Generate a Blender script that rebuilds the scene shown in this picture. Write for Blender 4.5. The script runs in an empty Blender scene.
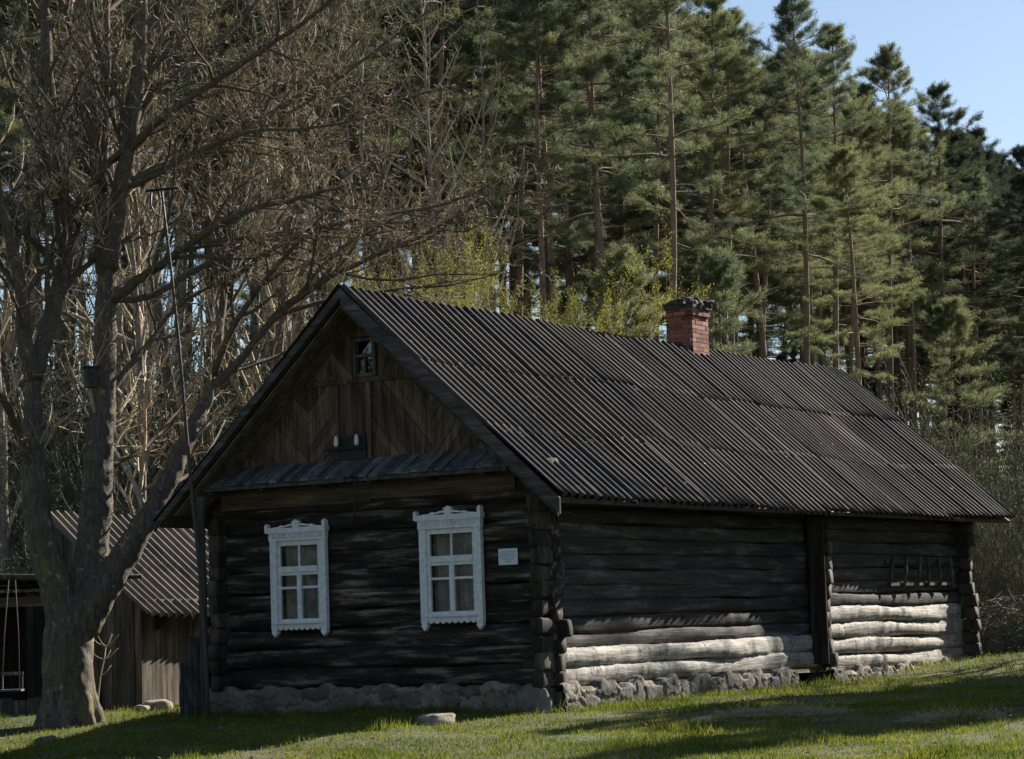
import bpy, bmesh, math, random
import numpy as np
from mathutils import Vector, Matrix, noise

C = bpy.context.scene
COL = C.collection
R = math.radians
SEED = 7
rng = np.random.default_rng(SEED)
random.seed(SEED)

# ------------------------------------------------------------------ camera
F, PITCH, ROLL = 2400.0, R(5.76), R(1.94)
W, H = 1024, 759
cp, sp = math.cos(PITCH), math.sin(PITCH)
FW = np.array([0, cp, sp]); UP0 = np.array([0, -sp, cp]); RT0 = np.array([1.0, 0, 0])
RT = math.cos(ROLL) * RT0 - math.sin(ROLL) * UP0
UP = math.cos(ROLL) * UP0 + math.sin(ROLL) * RT0
cam = bpy.data.cameras.new('camera')
cam.sensor_width = 36; cam.lens = F / W * 36; cam.clip_end = 2000; cam.clip_start = 0.1
co = bpy.data.objects.new('camera', cam); COL.objects.link(co)
co.matrix_world = Matrix(((RT[0], UP[0], -FW[0], 0), (RT[1], UP[1], -FW[1], 0), (RT[2], UP[2], -FW[2], 0), (0, 0, 0, 1)))
C.camera = co

# ------------------------------------------------------------------ light
SUN_AZ, SUN_EL = R(46), R(31)           # azimuth clockwise from +Y (the view direction)
SDIR = Vector((math.sin(SUN_AZ) * math.cos(SUN_EL), math.cos(SUN_AZ) * math.cos(SUN_EL), math.sin(SUN_EL)))
wd = bpy.data.worlds.new('World'); C.world = wd; wd.use_nodes = True
nt = wd.node_tree; nt.nodes.clear()
sky = nt.nodes.new('ShaderNodeTexSky'); sky.sky_type = 'NISHITA'; sky.sun_disc = False
sky.sun_elevation = SUN_EL; sky.sun_rotation = SUN_AZ
sky.altitude = 100; sky.air_density = 1.0; sky.dust_density = 0.6; sky.ozone_density = 2.0
bg = nt.nodes.new('ShaderNodeBackground'); bg.inputs[1].default_value = 0.05
wo = nt.nodes.new('ShaderNodeOutputWorld')
nt.links.new(sky.outputs[0], bg.inputs[0]); nt.links.new(bg.outputs[0], wo.inputs[0])
sl = bpy.data.lights.new('sun', 'SUN'); sl.energy = 5.0; sl.angle = R(0.5); sl.color = (1.0, 0.93, 0.82)
so = bpy.data.objects.new('sun', sl); COL.objects.link(so)
so.rotation_euler = SDIR.to_track_quat('Z', 'Y').to_euler(); so.location = (60, 50, 60)
C.view_settings.view_transform = 'Standard'; C.view_settings.look = 'None'
C.view_settings.exposure = 1.32; C.view_settings.gamma = 1; C.view_settings.use_curve_mapping = False
C.cycles.use_denoising = True
C.cycles.max_bounces = 8; C.cycles.diffuse_bounces = 3; C.cycles.transparent_max_bounces = 8
C.cycles.caustics_reflective = False; C.cycles.caustics_refractive = False

def at(px, py, Y):
    """world point at depth Y seen at photo pixel px, py"""
    v = FW * F + RT * (px - W / 2) - UP * (py - H / 2)
    return v * (Y / v[1])

# ------------------------------------------------------------------ mesh helpers
class MB:
    def __init__(s): s.v = []; s.f = []; s.n = 0; s.attr = []
    def add(s, v, f, a=0.0):
        v = np.asarray(v, dtype=np.float64).reshape(-1, 3)
        if isinstance(f, np.ndarray): s.f.append(f + s.n)
        else:
            by = {}
            for q in f: by.setdefault(len(q), []).append(q)
            for q in by.values(): s.f.append(np.array(q, dtype=np.int64) + s.n)
        s.v.append(v); s.n += len(v)
        s.attr.append(np.full(len(v), a) if np.isscalar(a) else np.asarray(a))
    def box(s, x0, x1, y0, y1, z0, z1, M=None, a=0.0):
        v = np.array([(x, y, z) for z in (z0, z1) for y in (y0, y1) for x in (x0, x1)], float)
        if M is not None: v = v @ np.array(M.to_3x3()).T + np.array(M.translation)
        s.add(v, [(0, 2, 3, 1), (4, 5, 7, 6), (0, 1, 5, 4), (2, 6, 7, 3), (1, 3, 7, 5), (0, 4, 6, 2)], a)
    def tube(s, P, rad, n=8, cap=True, a=0.0, wob=0.0, ell=None):
        P = np.asarray(P, float); m = len(P)
        rad = np.broadcast_to(np.asarray(rad, float), (m,))
        T = np.gradient(P, axis=0); T /= np.linalg.norm(T, axis=1)[:, None] + 1e-12
        ref = np.array([0, 0, 1.0]) if abs(T[0][2]) < 0.9 else np.array([0, 1.0, 0])
        A = np.cross(T, ref); A /= np.linalg.norm(A, axis=1)[:, None] + 1e-12
        B = np.cross(A, T)
        th = np.arange(n) * 2 * np.pi / n
        rr = rad[:, None] * np.ones((m, n))
        if wob: rr = rr * (1 + wob * (rng.random((m, n)) - .5))
        ea, eb = ell or (1, 1)
        V = P[:, None, :] + rr[..., None] * (ea * np.cos(th)[None, :, None] * A[:, None, :] + eb * np.sin(th)[None, :, None] * B[:, None, :])
        i = np.arange(m - 1)[:, None] * n; j = np.arange(n)[None, :]; k = (j + 1) % n
        Q = np.stack([i + j, i + k, i + n + k, i + n + j], -1).reshape(-1, 4)
        s.add(V.reshape(-1, 3), Q, a)
        if cap:
            b = s.n - m * n
            s.f.append(np.array([list(range(b + n - 1, b - 1, -1))])); s.f.append(np.array([list(range(s.n - n, s.n))]))
    def twigs(s, P0, P1, r0, r1, n=3):
        P0 = np.asarray(P0); P1 = np.asarray(P1); m = len(P0)
        if m == 0: return
        T = P1 - P0; T /= np.linalg.norm(T, axis=1)[:, None] + 1e-12
        ref = np.where(np.abs(T[:, 2:3]) < .9, np.array([[0, 0, 1.0]]), np.array([[1.0, 0, 0]]))
        A = np.cross(T, ref); A /= np.linalg.norm(A, axis=1)[:, None] + 1e-12; B = np.cross(A, T)
        th = np.arange(n) * 2 * np.pi / n
        D = np.cos(th)[None, :, None] * A[:, None] + np.sin(th)[None, :, None] * B[:, None]
        V = np.concatenate([P0[:, None] + D * np.asarray(r0)[:, None, None], P1[:, None] + D * np.asarray(r1)[:, None, None]], 1)
        b = (np.arange(m) * 2 * n)[:, None, None]; j = np.arange(n); k = (j + 1) % n
        Q = (np.stack([j, k, n + k, n + j], -1)[None] + b).reshape(-1, 4)
        s.add(V.reshape(-1, 3), Q)
    def prism(s, poly, y0, y1, M=None, a=0.0):
        """2-D polygon (x,z) given depth from y0 to y1"""
        n = len(poly); ar = sum(poly[i][0] * poly[(i + 1) % n][1] - poly[(i + 1) % n][0] * poly[i][1] for i in range(n))
        if ar < 0: poly = poly[::-1]
        v = np.array([(x, y0, z) for x, z in poly] + [(x, y1, z) for x, z in poly], float)
        if M is not None: v = v @ np.array(M.to_3x3()).T + np.array(M.translation)
        f = [tuple(range(n)), tuple(range(2 * n - 1, n - 1, -1))] + [(i + n, (i + 1) % n + n, (i + 1) % n, i) for i in range(n)]
        s.add(v, f, a)
    def build(s, name, mat, parent=None, smooth=False, attr=False):
        V = np.concatenate(s.v) if s.v else np.zeros((0, 3))
        me = bpy.data.meshes.new(name)
        me.vertices.add(len(V)); me.vertices.foreach_set('co', V.ravel())
        tot = np.concatenate([np.full(len(f), f.shape[1]) for f in s.f]); idx = np.concatenate([f.ravel() for f in s.f])
        me.loops.add(len(idx)); me.loops.foreach_set('vertex_index', idx.astype(np.int32))
        me.polygons.add(len(tot))
        me.polygons.foreach_set('loop_start', np.concatenate([[0], np.cumsum(tot)[:-1]]).astype(np.int32))
        me.polygons.foreach_set('loop_total', tot.astype(np.int32))
        me.polygons.foreach_set('use_smooth', np.full(len(tot), smooth))
        if attr:
            at_ = me.attributes.new('tone', 'FLOAT', 'POINT'); at_.data.foreach_set('value', np.concatenate(s.attr).astype(np.float32))
        me.update(calc_edges=True); me.validate()
        me.materials.append(mat)
        o = bpy.data.objects.new(name, me); COL.objects.link(o)
        if parent: o.parent = parent
        return o

def tag(o, label=None, cat=None, group=None, kind=None):
    if label: o['label'] = label
    if cat: o['category'] = cat
    if group: o['group'] = group
    if kind: o['kind'] = kind
    return o
def empty(name, loc, label, cat, group=None, rz=0.0):
    o = bpy.data.objects.new(name, None); COL.objects.link(o); o.location = loc; o.rotation_euler = (0, 0, rz)
    o.empty_display_size = .2
    return tag(o, label, cat, group)
def dup(root, loc, rz, sc, label, group):
    r = root.copy(); COL.objects.link(r); r.location = loc; r.rotation_euler = (0, 0, rz); r.scale = sc
    r['label'] = label
    if group: r['group'] = group
    elif 'group' in r: del r['group']
    for ch in list(root.children):
        c = ch.copy(); COL.objects.link(c); c.parent = r
        for g in list(ch.children):
            d = g.copy(); COL.objects.link(d); d.parent = c
    return r

def smooth1d(n, step, amp):
    k = max(2, int(n / step) + 2); x = np.linspace(0, k - 1, n)
    return np.interp(x, np.arange(k), (rng.random(k) - .5) * 2 * amp)
def clip_poly(poly, region):
    """Sutherland-Hodgman: poly clipped by convex region (ccw)"""
    out = poly
    n = len(region)
    for i in range(n):
        a = region[i]; b = region[(i + 1) % n]; inp = out; out = []
        side = lambda p: (b[0] - a[0]) * (p[1] - a[1]) - (b[1] - a[1]) * (p[0] - a[0])
        for j in range(len(inp)):
            p = inp[j]; q = inp[(j + 1) % len(inp)]; sp_, sq = side(p), side(q)
            if sp_ >= 0: out.append(p)
            if (sp_ >= 0) != (sq >= 0):
                t = sp_ / (sp_ - sq); out.append((p[0] + t * (q[0] - p[0]), p[1] + t * (q[1] - p[1])))
        if not out: return []
    return out
def ccw(p):
    a = sum(p[i][0] * p[(i + 1) % len(p)][1] - p[(i + 1) % len(p)][0] * p[i][1] for i in range(len(p)))
    return p if a > 0 else p[::-1]
def planks(mb, region, ang, width, y0, y1, gap=.006, jit=.008):
    """boards laid at an angle inside a convex region of the x,z plane"""
    region = ccw(region); ca, sa = math.cos(ang), math.sin(ang)
    us = [x * -sa + z * ca for x, z in region]; ts = [x * ca + z * sa for x, z in region]
    u = min(us) - random.random() * width
    while u < max(us):
        w = width * random.uniform(.8, 1.2)
        q = [(min(ts) - 1, u + gap / 2), (max(ts) + 1, u + gap / 2), (max(ts) + 1, u + w - gap / 2), (min(ts) - 1, u + w - gap / 2)]
        q = [(t * ca - uu * sa, t * sa + uu * ca) for t, uu in q]
        p = clip_poly(ccw(q), region)
        d = random.uniform(-jit, jit)
        if len(p) > 2: mb.prism(p, y0 + d, y1, a=random.random())
        u += w

# ------------------------------------------------------------------ materials
def newmat(name):
    m = bpy.data.materials.new(name); m.use_nodes = True
    t = m.node_tree; return m, t, t.nodes['Principled BSDF']
def nd(t, typ, **kw):
    n = t.nodes.new(typ)
    for k, v in kw.items(): setattr(n, k, v)
    return n
def ramp(t, fac, stops):
    r = nd(t, 'ShaderNodeValToRGB'); e = r.color_ramp.elements
    while len(e) < len(stops): e.new(.5)
    for i, (p, c) in enumerate(stops): e[i].position = p; e[i].color = (*c, 1)
    t.links.new(fac, r.inputs[0]); return r.outputs[0]
def noisetex(t, vec, scale, detail=5, rough=.6, map_scale=None, dist=0.0):
    if map_scale:
        mp = nd(t, 'ShaderNodeMapping'); mp.inputs['Scale'].default_value = map_scale; t.links.new(vec, mp.inputs[0]); vec = mp.outputs[0]
    n = nd(t, 'ShaderNodeTexNoise'); n.inputs['Scale'].default_value = scale; n.inputs['Detail'].default_value = detail
    n.inputs['Roughness'].default_value = rough; n.inputs['Distortion'].default_value = dist; t.links.new(vec, n.inputs['Vector']); return n.outputs['Fac']
def mixc(t, fac, a, b, mode='MIX'):
    m = nd(t, 'ShaderNodeMix', data_type='RGBA', blend_type=mode)
    if hasattr(fac, 'name') or not isinstance(fac, (int, float)): t.links.new(fac, m.inputs[0])
    else: m.inputs[0].default_value = fac
    for v, s in ((a, m.inputs[6]), (b, m.inputs[7])):
        if isinstance(v, tuple): s.default_value = (*v, 1)
        else: t.links.new(v, s)
    return m.outputs[2]
def bump(t, b, h, dist, strength=1.0):
    n = nd(t, 'ShaderNodeBump'); n.inputs['Distance'].default_value = dist; n.inputs['Strength'].default_value = strength
    t.links.new(h, n.inputs['Height']); t.links.new(n.outputs[0], b.inputs['Normal']); return n
def objco(t): return nd(t, 'ShaderNodeTexCoord').outputs['Object']
def attr(t, name='tone'): return nd(t, 'ShaderNodeAttribute', attribute_name=name).outputs['Fac']

def wood(name, axis, dark, mid, light, grain=30, rough=.85, bd=.006, tone_amt=.6, lo=.3, hi=.75, crack=False):
    """weathered wood with grain along an axis of the object"""
    m, t, b = newmat(name); c = objco(t)
    st = [grain] * 3; st['xyz'.index(axis)] = grain * .06
    g = noisetex(t, c, 1.0, 6, .65, tuple(st), .4)
    st2 = [9] * 3; st2['xyz'.index(axis)] = 1.1
    p = noisetex(t, c, 1.0, 4, .6, tuple(st2))
    col = ramp(t, p, [(lo, dark), ((lo + hi) / 2, mid), (hi, light)])
    gr = ramp(t, g, [(.3, (.35, .35, .35)), (.55, (1, 1, 1)), (.8, (1.25, 1.22, 1.2))])
    col = mixc(t, 1.0, col, gr, 'MULTIPLY')
    tn = ramp(t, attr(t), [(0, (1 - tone_amt,) * 3), (1, (1 + tone_amt * .7,) * 3)])
    col = mixc(t, 1.0, col, tn, 'MULTIPLY')
    if crack:                                   # drying cracks and bites across the grain
        sc = [1.3] * 3; sc['xyz'.index(axis)] = 5.0
        ck = noisetex(t, c, 1.0, 5, .7, tuple(sc), 1.2)
        ab = nd(t, 'ShaderNodeMath', operation='SUBTRACT'); t.links.new(ck, ab.inputs[0]); ab.inputs[1].default_value = .56
        aa = nd(t, 'ShaderNodeMath', operation='ABSOLUTE'); t.links.new(ab.outputs[0], aa.inputs[0])
        kf = ramp(t, aa.outputs[0], [(.004, (1, 1, 1)), (.02, (0, 0, 0))])
        col = mixc(t, kf, col, (.05, .042, .034))
    t.links.new(col, b.inputs['Base Color']); b.inputs['Roughness'].default_value = rough
    b.inputs['Specular IOR Level'].default_value = .25
    bump(t, b, g, bd, .9)
    return m
def plain(name, col, rough=.8, var=.25, sc=12, bd=0.002):
    m, t, b = newmat(name); n = noisetex(t, objco(t), sc, 6, .65)
    lo = tuple(x * (1 - var) for x in col); hi = tuple(min(1, x * (1 + var)) for x in col)
    t.links.new(ramp(t, n, [(.3, lo), (.7, hi)]), b.inputs['Base Color']); b.inputs['Roughness'].default_value = rough
    b.inputs['Specular IOR Level'].default_value = .3
    bump(t, b, n, bd, .7); return m

M = {}
LD, LM, LL = (.022, .017, .014), (.062, .049, .040), (.34, .29, .245)
M['log_x'] = wood('log_front', 'x', LD, LM, LL, lo=.38, hi=.68, bd=.012)
M['log_y'] = wood('log_side', 'y', (.030, .028, .026), (.070, .064, .058), (.24, .215, .19), lo=.3, hi=.76, bd=.012, crack=True)
M['log_grey'] = wood('log_grey', 'y', (.26, .24, .205), (.45, .42, .375), (.60, .565, .51), lo=.25, hi=.75, bd=.012, tone_amt=.2, crack=True)
M['logend'] = wood('log_end', 'z', (.03, .024, .02), (.075, .06, .047), (.17, .145, .115))
M['gable'] = wood('gable_boards', 'z', (.06, .038, .028), (.15, .098, .070), (.27, .20, .15), tone_amt=.42)
M['board'] = wood('grey_board', 'z', (.05, .045, .04), (.10, .092, .082), (.20, .185, .165))
M['boardx'] = wood('pent_board', 'y', (.06, .062, .062), (.13, .135, .135), (.22, .225, .225))
M['barge'] = wood('barge_board', 'x', (.04, .036, .033), (.08, .074, .068), (.16, .15, .14))
M['soffit'] = wood('soffit_board', 'x', (.10, .082, .062), (.22, .185, .145), (.32, .28, .22))
M['brown'] = wood('brown_board', 'x', (.04, .03, .02), (.085, .066, .045), (.15, .12, .085))
M['postw'] = wood('post_wood', 'z', (.03, .027, .024), (.07, .064, .058), (.15, .14, .125))
M['shedw'] = wood('shed_boards', 'z', (.06, .048, .036), (.13, .105, .08), (.24, .205, .16))
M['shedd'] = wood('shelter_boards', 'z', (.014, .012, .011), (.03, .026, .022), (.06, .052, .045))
M['white'] = plain('white_paint', (.74, .76, .78), .6, .2, 14, .0025)
M['curtain'] = plain('curtain_cloth', (.58, .57, .55), .9, .5, 4)
M['dark'] = plain('dark_metal_and_shade', (.02, .02, .022), .5)
M['porcelain'] = plain('porcelain', (.75, .75, .72), .3, .05)
M['rope'] = plain('rope', (.10, .065, .045), .9)
M['rustpole'] = plain('mast_metal', (.06, .045, .036), .6, .4, 30)
M['signp'] = plain('sign_plate', (.72, .76, .80), .5, .06)
M['ink'] = plain('sign_ink', (.25, .35, .5), .6, .05)
M['shrubw'] = plain('shrub_wood', (.14, .14, .092), .9, .4, 3)
M['straw'] = plain('dry_grass', (.33, .28, .17), .9, .4, 20)

def mk_glass():
    m, t, b = newmat('window_glass'); t.nodes.remove(b)
    tr = nd(t, 'ShaderNodeBsdfTransparent'); tr.inputs[0].default_value = (.85, .85, .84, 1)
    gl = nd(t, 'ShaderNodeBsdfGlossy'); gl.inputs['Roughness'].default_value = .03
    fr = nd(t, 'ShaderNodeFresnel'); fr.inputs[0].default_value = 1.5
    n = noisetex(t, objco(t), 3, 2); bp = nd(t, 'ShaderNodeBump'); bp.inputs['Distance'].default_value = .002
    t.links.new(n, bp.inputs['Height']); t.links.new(bp.outputs[0], gl.inputs['Normal']); t.links.new(bp.outputs[0], fr.inputs['Normal'])
    mx = nd(t, 'ShaderNodeMixShader'); t.links.new(fr.outputs[0], mx.inputs[0]); t.links.new(tr.outputs[0], mx.inputs[1]); t.links.new(gl.outputs[0], mx.inputs[2])
    t.links.new(mx.outputs[0], t.nodes['Material Output'].inputs[0]); return m
M['glass'] = mk_glass()

def mk_stone(name, c0, c1, c2):
    m, t, b = newmat(name); c = objco(t)
    n = noisetex(t, c, 6, 8, .7); n2 = noisetex(t, c, 40, 4, .7)
    col = ramp(t, n, [(.3, c0), (.5, c1), (.72, c2)])
    col = mixc(t, 1.0, col, ramp(t, attr(t), [(0, (.45, .45, .48)), (1, (1.3, 1.25, 1.15))]), 'MULTIPLY')
    t.links.new(col, b.inputs['Base Color']); b.inputs['Roughness'].default_value = .9
    mx = nd(t, 'ShaderNodeMath', operation='ADD'); t.links.new(n, mx.inputs[0]); t.links.new(n2, mx.inputs[1])
    bump(t, b, mx.outputs[0], .02, .8); return m
M['stone'] = mk_stone('fieldstone', (.11, .10, .085), (.23, .205, .17), (.38, .35, .29))
M['mortar'] = mk_stone('lime_mortar', (.17, .16, .145), (.26, .25, .23), (.36, .345, .315))

def mk_brick():
    m, t, b = newmat('chimney_brick'); c = objco(t)
    col = ramp(t, attr(t), [(0, (.11, .042, .03)), (.4, (.25, .095, .062)), (.75, (.36, .16, .105)), (1, (.46, .29, .215))])
    n = noisetex(t, c, 25, 6, .7); col = mixc(t, 1.0, col, ramp(t, n, [(.3, (.55, .5, .48)), (.6, (1.1, 1.1, 1.1))]), 'MULTIPLY')
    t.links.new(col, b.inputs['Base Color']); b.inputs['Roughness'].default_value = .9; bump(t, b, n, .006); return m
M['brick'] = mk_brick()

def mk_roof(name, base, lich):
    m, t, b = newmat(name); c = objco(t)
    n1 = noisetex(t, c, .8, 5, .65); n2 = noisetex(t, c, 14, 6, .75); n3 = noisetex(t, c, 3.5, 5, .7)
    col = ramp(t, n3, [(.3, tuple(x * .55 for x in base)), (.55, base), (.75, tuple(x * 1.5 for x in base))])
    col = mixc(t, 1.0, col, ramp(t, attr(t), [(0, (.6, .6, .62)), (1, (1.35, 1.3, 1.25))]), 'MULTIPLY')
    mul = nd(t, 'ShaderNodeMath', operation='MULTIPLY'); t.links.new(ramp(t, n1, [(.40, (0, 0, 0)), (.6, (1, 1, 1))]), mul.inputs[0])
    t.links.new(ramp(t, n2, [(.5, (0, 0, 0)), (.62, (1, 1, 1))]), mul.inputs[1])
    col = mixc(t, mul.outputs[0], col, lich)
    n4 = noisetex(t, c, .45, 5, .7); col = mixc(t, ramp(t, n4, [(.42, (0, 0, 0)), (.62, (.75, .75, .75))]), col, mixc(t, n2, tuple(x * .7 for x in lich), tuple(x * 1.3 for x in lich)))
    v = nd(t, 'ShaderNodeTexVoronoi'); v.inputs['Scale'].default_value = 2.2; t.links.new(c, v.inputs['Vector'])
    col = mixc(t, ramp(t, v.outputs['Distance'], [(.022, (1, 1, 1)), (.04, (0, 0, 0))]), col, (.45, .44, .40))
    t.links.new(col, b.inputs['Base Color']); b.inputs['Roughness'].default_value = .85; b.inputs['Specular IOR Level'].default_value = .25
    bump(t, b, n2, .004, .6); return m
M['roof'] = mk_roof('roof_sheeting', (.034, .031, .031), (.078, .060, .044))
M['capstone'] = mk_stone('cap_rubble', (.035, .03, .026), (.085, .075, .062), (.18, .16, .135))
M['moss'] = mk_stone('roof_moss', (.022, .018, .012), (.05, .042, .026), (.09, .078, .045))
M['shedroof'] = mk_roof('shed_roofing', (.15, .135, .12), (.2, .17, .13))

def mk_bark(name, base, moss, mossamt=.55, sc=1.0):
    m, t, b = newmat(name); c = objco(t)
    g = noisetex(t, c, 1, 6, .7, (22 * sc, 22 * sc, 4.5 * sc), .8); n = noisetex(t, c, 2.2 * sc, 6, .7)
    col = ramp(t, g, [(.3, tuple(x * .35 for x in base)), (.55, base), (.75, tuple(x * 1.7 for x in base))])
    col = mixc(t, ramp(t, n, [(mossamt, (0, 0, 0)), (mossamt + .12, (1, 1, 1))]), col, moss)
    li = noisetex(t, c, 7 * sc, 4, .6); col = mixc(t, ramp(t, li, [(.62, (0, 0, 0)), (.68, (1, 1, 1))]), col, tuple(min(.5, x * 2.2) for x in base))
    t.links.new(col, b.inputs['Base Color']); b.inputs['Roughness'].default_value = .95; b.inputs['Specular IOR Level'].default_value = .15
    bump(t, b, g, .06, 1.0); return m
M['bark'] = mk_bark('old_bark', (.175, .15, .12), (.27, .235, .085))
M['branch'] = mk_bark('branch_bark', (.20, .168, .128), (.14, .13, .07), .6, 2)
M['twig'] = plain('twig_bark', (.42, .335, .22), .9, .4, 3)
M['twig3'] = plain('alder_twig', (.36, .275, .18), .9, .45, 3)
M['twig2'] = plain('birch_twig', (.43, .345, .225), .9, .4, 3)
M['birch'] = mk_bark('birch_bark', (.36, .30, .24), (.08, .07, .06), .55, 1.6)
M['alder'] = mk_bark('alder_bark', (.17, .145, .115), (.20, .18, .12), .6, 1.6)

def mk_pinebark():
    m, t, b = newmat('pine_bark'); c = objco(t)
    sx = nd(t, 'ShaderNodeSeparateXYZ'); t.links.new(c, sx.inputs[0])
    g = noisetex(t, c, 1, 6, .7, (14, 14, 4), .5)
    lo = ramp(t, g, [(.3, (.05, .04, .033)), (.55, (.15, .122, .098)), (.8, (.27, .225, .185))])
    hi = ramp(t, g, [(.3, (.13, .07, .042)), (.55, (.28, .195, .135)), (.8, (.40, .30, .22))])
    mr = nd(t, 'ShaderNodeMapRange'); mr.inputs[1].default_value = 5; mr.inputs[2].default_value = 12; t.links.new(sx.outputs[2], mr.inputs[0])
    t.links.new(mixc(t, mr.outputs[0], lo, hi), b.inputs['Base Color']); b.inputs['Roughness'].default_value = .95
    bump(t, b, g, .03); return m
M['pinebark'] = mk_pinebark()

def mk_leaf(name, c0, c1, c2, trans=.35, objvar=.3):
    m, t, b = newmat(name)
    geo = nd(t, 'ShaderNodeNewGeometry'); oi = nd(t, 'ShaderNodeObjectInfo')
    col = ramp(t, geo.outputs['Random Per Island'], [(0, c0), (.5, c1), (1, c2)])
    n = noisetex(t, nd(t, 'ShaderNodeTexCoord').outputs['Object'], .7, 3)
    col = mixc(t, 1.0, col, ramp(t, n, [(.3, (.7, .75, .75)), (.7, (1.25, 1.2, 1.0))]), 'MULTIPLY')
    col = mixc(t, 1.0, col, ramp(t, oi.outputs['Random'], [(0, (1 - objvar, 1 - objvar * .8, 1 - objvar * .5)), (1, (1 + objvar, 1 + objvar * .8, 1))]), 'MULTIPLY')
    t.links.new(col, b.inputs['Base Color']); b.inputs['Roughness'].default_value = .7; b.inputs['Specular IOR Level'].default_value = .06
    tl = nd(t, 'ShaderNodeBsdfTranslucent'); t.links.new(col, tl.inputs[0])
    mx = nd(t, 'ShaderNodeMixShader'); mx.inputs[0].default_value = trans
    t.links.new(b.outputs[0], mx.inputs[1]); t.links.new(tl.outputs[0], mx.inputs[2]); t.links.new(mx.outputs[0], t.nodes['Material Output'].inputs[0])
    return m
M['needle'] = mk_leaf('pine_needles', (.085, .115, .08), (.155, .182, .118), (.25, .262, .158), .5)
M['needle2'] = mk_leaf('spruce_and_shaded_needles', (.038, .056, .046), (.066, .088, .066), (.10, .118, .082), .35)  # spruce colour, reused to put shade into the right-end pines
M['spring'] = mk_leaf('spring_leaves', (.15, .16, .03), (.22, .22, .045), (.30, .29, .075), .55)
M['litter'] = mk_leaf('dead_leaves', (.10, .07, .04), (.19, .14, .085), (.30, .24, .16), .25, 0)
M['dull'] = mk_leaf('shrub_leaves', (.045, .052, .03), (.07, .075, .045), (.10, .10, .06), .3)
M['grass'] = mk_leaf('grass_blades', (.065, .115, .018), (.12, .175, .028), (.21, .225, .065), .5, 0)
t_ = M['grass'].node_tree
for n_ in t_.nodes:
    if n_.type == 'TEX_NOISE': n_.inputs['Scale'].default_value = 1.1
    if n_.type == 'VALTORGB' and n_.color_ramp.elements[0].color[1] > .7: n_.color_ramp.elements[0].color = (.5, .62, .6, 1); n_.color_ramp.elements[1].color = (1.45, 1.25, .95, 1)

def mk_ground():
    m, t, b = newmat('meadow_ground'); c = objco(t)
    n = noisetex(t, c, .35, 6, .65); n2 = noisetex(t, c, 6, 8, .75)
    col = ramp(t, n2, [(.3, (.03, .035, .012)), (.5, (.055, .065, .02)), (.72, (.12, .105, .05))])
    col = mixc(t, ramp(t, n, [(.45, (0, 0, 0)), (.7, (1, 1, 1))]), col, mixc(t, n2, (.05, .055, .02), (.15, .125, .07)))
    t.links.new(col, b.inputs['Base Color']); b.inputs['Roughness'].default_value = .95; bump(t, b, n2, .04); return m
M['ground'] = mk_ground()

# ------------------------------------------------------------------ ground
def sstep(a, b, x):
    t = np.clip((np.asarray(x, float) - a) / (b - a), 0, 1); return t * t * (3 - 2 * t)
def gz(x, y):
    x = np.asarray(x, float); y = np.asarray(y, float)
    z = -1.16 - .30 * (1 - sstep(22, 31.2, y + .12 * x)) - .16 * (1 - sstep(0, 22, y))
    z = z + .09 * sstep(33, 40, y) * sstep(3, 7, x) + .56 * sstep(37, 50, y) * sstep(5, 9, x) + .9 * sstep(48, 75, y)
    z = z - .30 * sstep(-4.8, -7.2, x) * (1 - sstep(32.5, 37.5, y)) - .06 * sstep(-4.2, -6, x)
    z = z + .03 * np.sin(x * 1.1 + .6 * y) * np.sin(y * .9 - .4 * x + 1) + .012 * np.sin(x * 3.1 + y) * np.sin(y * 2.7 + 2)
    return z
def grid_axis(parts):
    out = []
    for a, b, s in parts: out += list(np.arange(a, b, s))
    return np.array(out + [parts[-1][1]])
gx = grid_axis([(-600, -60, 45), (-60, -16, 4), (-16, 20, .3), (20, 60, 4), (60, 601, 45)])
gy = grid_axis([(-200, -10, 20), (-10, 16, 2), (16, 60, .3), (60, 140, 4), (140, 900, 40)])
X, Y = np.meshgrid(gx, gy); Z = gz(X, Y)
nx, ny = len(gx), len(gy); i = np.arange(ny - 1)[:, None] * nx; j = np.arange(nx - 1)[None]
g = MB(); g.add(np.stack([X, Y, Z], -1).reshape(-1, 3), np.stack([i + j, i + j + 1, i + nx + j + 1, i + nx + j], -1).reshape(-1, 4))
tag(g.build('ground', M['ground'], smooth=True), kind='structure')

# ------------------------------------------------------------------ rocks
def ico(sub):
    bm = bmesh.new(); bmesh.ops.create_icosphere(bm, subdivisions=sub, radius=1)
    v = np.array([p.co[:] for p in bm.verts]); f = np.array([[q.index for q in p.verts] for p in bm.faces]); bm.free(); return v, f
ICO2 = ico(3)
def rock(mb, c, size, rz=0.0, tone=None, rough=.28):
    v, f = ICO2; o = Vector((rng.random() * 90, rng.random() * 90, rng.random() * 90))
    d = np.array([1 + rough * 1.6 * noise.noise(Vector(p) * .9 + o) + rough * .5 * noise.noise(Vector(p) * 2.6 + o) for p in v])
    q = np.sign(v) * np.abs(v) ** .8 * d[:, None] * np.array(size)
    ca, sa = math.cos(rz), math.sin(rz)
    q = np.stack([q[:, 0] * ca - q[:, 1] * sa, q[:, 0] * sa + q[:, 1] * ca, q[:, 2]], -1) + np.array(c)
    mb.add(q, f, rng.random() if tone is None else tone)

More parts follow.
